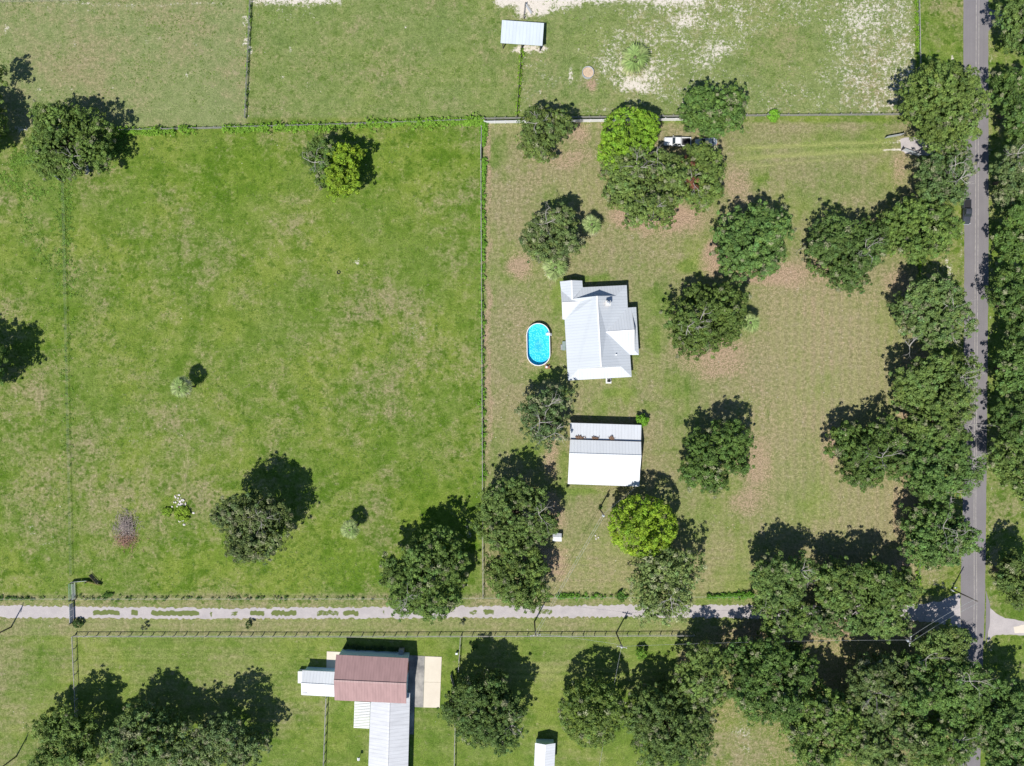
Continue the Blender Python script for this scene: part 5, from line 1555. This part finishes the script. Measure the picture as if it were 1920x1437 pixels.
pickup('dark charcoal pickup truck at the left edge of the asphalt road', (1812.5, 397.5), -math.pi/2 - .02, 5.5, 1.72, M['charcoal'], M['bedliner'], True)
pickup('white pickup truck with black bed parked between the trees', (1270.5, 266), math.pi - .03, 5.9, 1.95, M['car_white'], M['bedliner'], False)

def sedan(label, centre, heading, L, W, paint):
    c = P(*centre, .7); root = thing('car', label, 'car', (c.x, c.y, .03), None, heading)
    hw = W/2; k = L/4.7; X = lambda v: v*k
    b = MB(); loft(b, [(X(2.35),.55,hw*.66,.14),(X(2.25),.58,hw*.82,.22),(X(1.8),.62,hw*.95,.28),(X(1.0),.66,hw,.32),(X(-1.2),.68,hw,.33),(X(-2.0),.68,hw*.95,.30),(X(-2.28),.66,hw*.84,.24),(X(-2.35),.62,hw*.7,.15)])
    part(root, 'body', b, paint, True)
    g = MB(); z0, z1 = .94, 1.36
    vs = [(X(1.05),hw*.84,z0),(X(1.05),-hw*.84,z0),(X(-1.65),-hw*.84,z0),(X(-1.65),hw*.84,z0),(X(.3),hw*.64,z1),(X(.3),-hw*.64,z1),(X(-.95),-hw*.64,z1),(X(-.95),hw*.64,z1)]
    g.add(vs, [(0,1,5,4),(1,2,6,5),(2,3,7,6),(3,0,4,7),(4,5,6,7),(3,2,1,0)]); part(root, 'cabin_glass', g, M['glass'])
    r_ = MB(); loft(r_, [(X(.34),1.37,hw*.62,.025),(X(.1),1.41,hw*.67,.045),(X(-.7),1.41,hw*.67,.045),(X(-1.0),1.37,hw*.63,.025)], p=4); part(root, 'roof', r_, paint, True)
    pl = MB()
    for s in (-1, 1):
        pl.bar((X(1.07), s*hw*.85, z0), (X(.3), s*hw*.655, z1+.02), .07); pl.bar((X(-1.67), s*hw*.85, z0), (X(-.95), s*hw*.655, z1+.02), .1); pl.bar((X(-.2), s*hw*.86, z0), (X(-.25), s*hw*.66, z1+.02), .06)
    part(root, 'pillars', pl, paint)
    for s in (-1, 1):
        h = MB(); h.box((X(2.06), s*hw*.7-.2, .62), (X(2.27), s*hw*.7+.16, .78)); part(root, 'headlight', h, M['lamp_clear'])
        t = MB(); t.box((X(-2.34), s*hw*.66-.2, .68), (X(-2.15), s*hw*.66+.2, .86)); part(root, 'tail_light', t, M['lamp_red'])
        mr = MB(); mr.box((X(.82), s*(hw+.08)-.09, .95), (X(.92), s*(hw+.08)+.09, 1.07)); part(root, 'mirror', mr, paint)
    wheels(root, (X(1.42), X(-1.38)), hw-.1, .33, .22)
sedan('silver car half hidden under the oak behind the white pickup', (1324, 267), math.pi + .05, 4.9, 1.78, M['car_silver'])

# ------------------------------------------------------------------ small things
def ring_feeder():
    c = P(1102.5, 136, .6)
    root = thing('feeder_ring', 'round galvanised feeder ring holding old hay in the upper paddock', 'feeder', (c.x, c.y, 0))
    MB().lathe([(1.28,0),(1.30,.0),(1.30,.75),(1.33,.78),(1.25,.78),(1.26,.0)], (c.x, c.y, 0), 28).build('rim', M['galv'], root)
    r = np.random.default_rng(5)
    n = 20
    MB().lathe([(1.24,.30),(1.0,.34),(.6,.42),(0,.4)], (c.x, c.y, 0), 20).build('hay_fill', M['hay'], root)
ring_feeder()

def brush_pile():
    r = random.Random(9)
    c = P(236, 996, .4)
    root = thing('brush_pile', 'heap of dead grey branches in the lower left pasture', 'brush pile', (c.x, c.y, 0))
    for mat, nm, n, oy in ((M['stick'], 'branch_heap', 640, .9), (M['stick_red'], 'twig_heap', 300, -1.9)):
        m = MB()
        for _ in range(n):
            u, v = r.gauss(0, .42), r.gauss(0, .42)
            x, y = c.x + u*3.0, c.y + oy + v*(3.4 if oy > 0 else 2.4)
            hgt = max(.08, 1.15*math.exp(-(u*u+v*v)*1.5))
            z = r.uniform(.05, hgt)
            a = r.gauss(math.pi/2, 1.0); l = r.uniform(.4, 1.3)
            d = Vector((math.cos(a)*l, math.sin(a)*l, r.uniform(-.25,.35)*l))
            p0 = Vector((x, y, z)) - d/2
            p0.z = max(.03, p0.z)
            m.tube([p0, p0 + d*.5 + Vector((r.uniform(-.1,.1), r.uniform(-.1,.1), .05)), p0+d], [r.uniform(.02,.05), .03, .012], 4)
        tag(m.build(nm, mat, root), None, None, None, 'stuff')
brush_pile()

def stones():
    r = random.Random(4)
    c = P(338, 944, 0)
    root = thing('stone_heap', 'heap of white stones above the low weedy bush', 'stone heap', c)
    me = []
    for k in range(3):
        m = MB(); n = 7
        pr = [(0,0),(.75,.05),(1,.35),(.8,.75),(.35,.95),(0,1)]
        m.lathe([(a*r.uniform(.85,1.15), b) for a, b in pr], (0,0,0), n); me.append(m.mesh('stone', M['stone']))
    for k in range(46):
        o = link('stone', me[k % 3], root, (r.gauss(0, .62), r.gauss(0, .62)+r.uniform(-.3,.5), r.uniform(-.03,.15)), r.uniform(0, 6))
        s = r.uniform(.10, .22); o.scale = (s, s*r.uniform(.7,1.3), s*.8)
    for (px, py, lab) in ((337,977.5,'left'),(342.5,976,'upper right'),(345.5,984,'lower right'),(363,962,'far right')):
        q = P(px, py, 0)
        o = link('pale_stone', me[1], None, (q.x, q.y, 0)); o.scale = (.3, .24, .2)
        tag(o, f'pale stone in the grass below the weedy bush, {lab} of the loose ones', 'stone', 'loose pale stones')
    for (px, py, lab) in ((1116.5,1004.5,'upper left'),(1122,1008,'right'),(1117.5,1010.5,'lower')):
        q = P(px, py, 0)
        o = link('pale_stone', me[0], None, (q.x, q.y, 0)); o.scale = (.2, .2, .2)
        tag(o, f'small pale stone on the lawn left of the bright round tree, {lab} of three', 'stone', 'loose pale stones')
stones()

fb = MB(); pr_ = random.Random(21)
branch_tree(fb, tuple(P(1523, 457, .12)), (-1, -.55, 0), 3.6, .09, 2, pr_, .18, 5)
fbo = fb.build('fallen_branch', M['bare']); fbo.location.z = .08
tag(fbo, 'pale fallen branch lying on the lawn between two dark oaks', 'fallen branch')
t = P(635, 511, 0)
ty = MB()
R0, r0, N, K = .33, .11, 20, 8
vs, fs = [], []
for i in range(N):
    for j in range(K):
        a, b = 2*math.pi*i/N, 2*math.pi*j/K
        vs.append((t.x + (R0+r0*math.cos(b))*math.cos(a), t.y + (R0+r0*math.cos(b))*math.sin(a), r0 + r0*math.sin(b)))
for i in range(N):
    for j in range(K):
        fs.append((i*K+j, ((i+1)%N)*K+j, ((i+1)%N)*K+(j+1)%K, i*K+(j+1)%K))
ty.add(vs, fs)
tag(ty.build('old_tyre', M['tyre'], None, True), 'old black tyre lying in the pasture', 'tyre')

f = P(675, 1417, 0)
fd = thing('bird_feeder', 'small dark bird feeder on a post with a pale roof by the grey wing', 'bird feeder', f)
MB().tube([(f.x, f.y, 0), (f.x, f.y, 1.2)], .04, 6).build('post', M['wood_dark'], fd)
MB().box((f.x-.22, f.y-.22, 1.2), (f.x+.22, f.y+.22, 1.55)).build('box', M['wood_dark'], fd)
MB().add([(f.x-.3,f.y-.3,1.52),(f.x+.3,f.y-.3,1.52),(f.x+.3,f.y+.3,1.52),(f.x-.3,f.y+.3,1.52),(f.x,f.y-.3,1.8),(f.x,f.y+.3,1.8)], [(0,1,4),(1,2,5,4),(2,3,5),(3,0,4,5),(3,2,1,0)]).build('roof', M['white'], fd)

mb_ = P(1786, 1099.5, 0)
ml = thing('mailbox', 'white mailbox on a post near the road bend', 'mailbox', mb_)
MB().box((mb_.x-.05, mb_.y-.05, 0), (mb_.x+.05, mb_.y+.05, 1.05)).build('post', M['wood_grey'], ml)
m = MB(); loft(m, [(-.28,.0,.12,.13),(.28,.0,.12,.13)], p=2.6)
o = link('box', m.mesh('box', M['white'], True), ml, (0, 0, 1.18))
for lab, (x, y) in (('white utility box beside the mailbox near the road bend', (1784, 1106)), ('small white box fixed in the grey rail fence east of the patio', (856.5, 1224))):
    q = P(x, y, 0)
    bx = thing('utility_box', lab, 'utility box', q)
    MB().box((q.x-.22, q.y-.16, 0), (q.x+.22, q.y+.16, .75)).build('case', M['white'], bx)
    MB().box((q.x-.25, q.y-.19, .75), (q.x+.25, q.y+.19, .82)).build('lid', M['galv'], bx)
for o in bpy.data.objects:
    if '_w' in o: del o['_w']
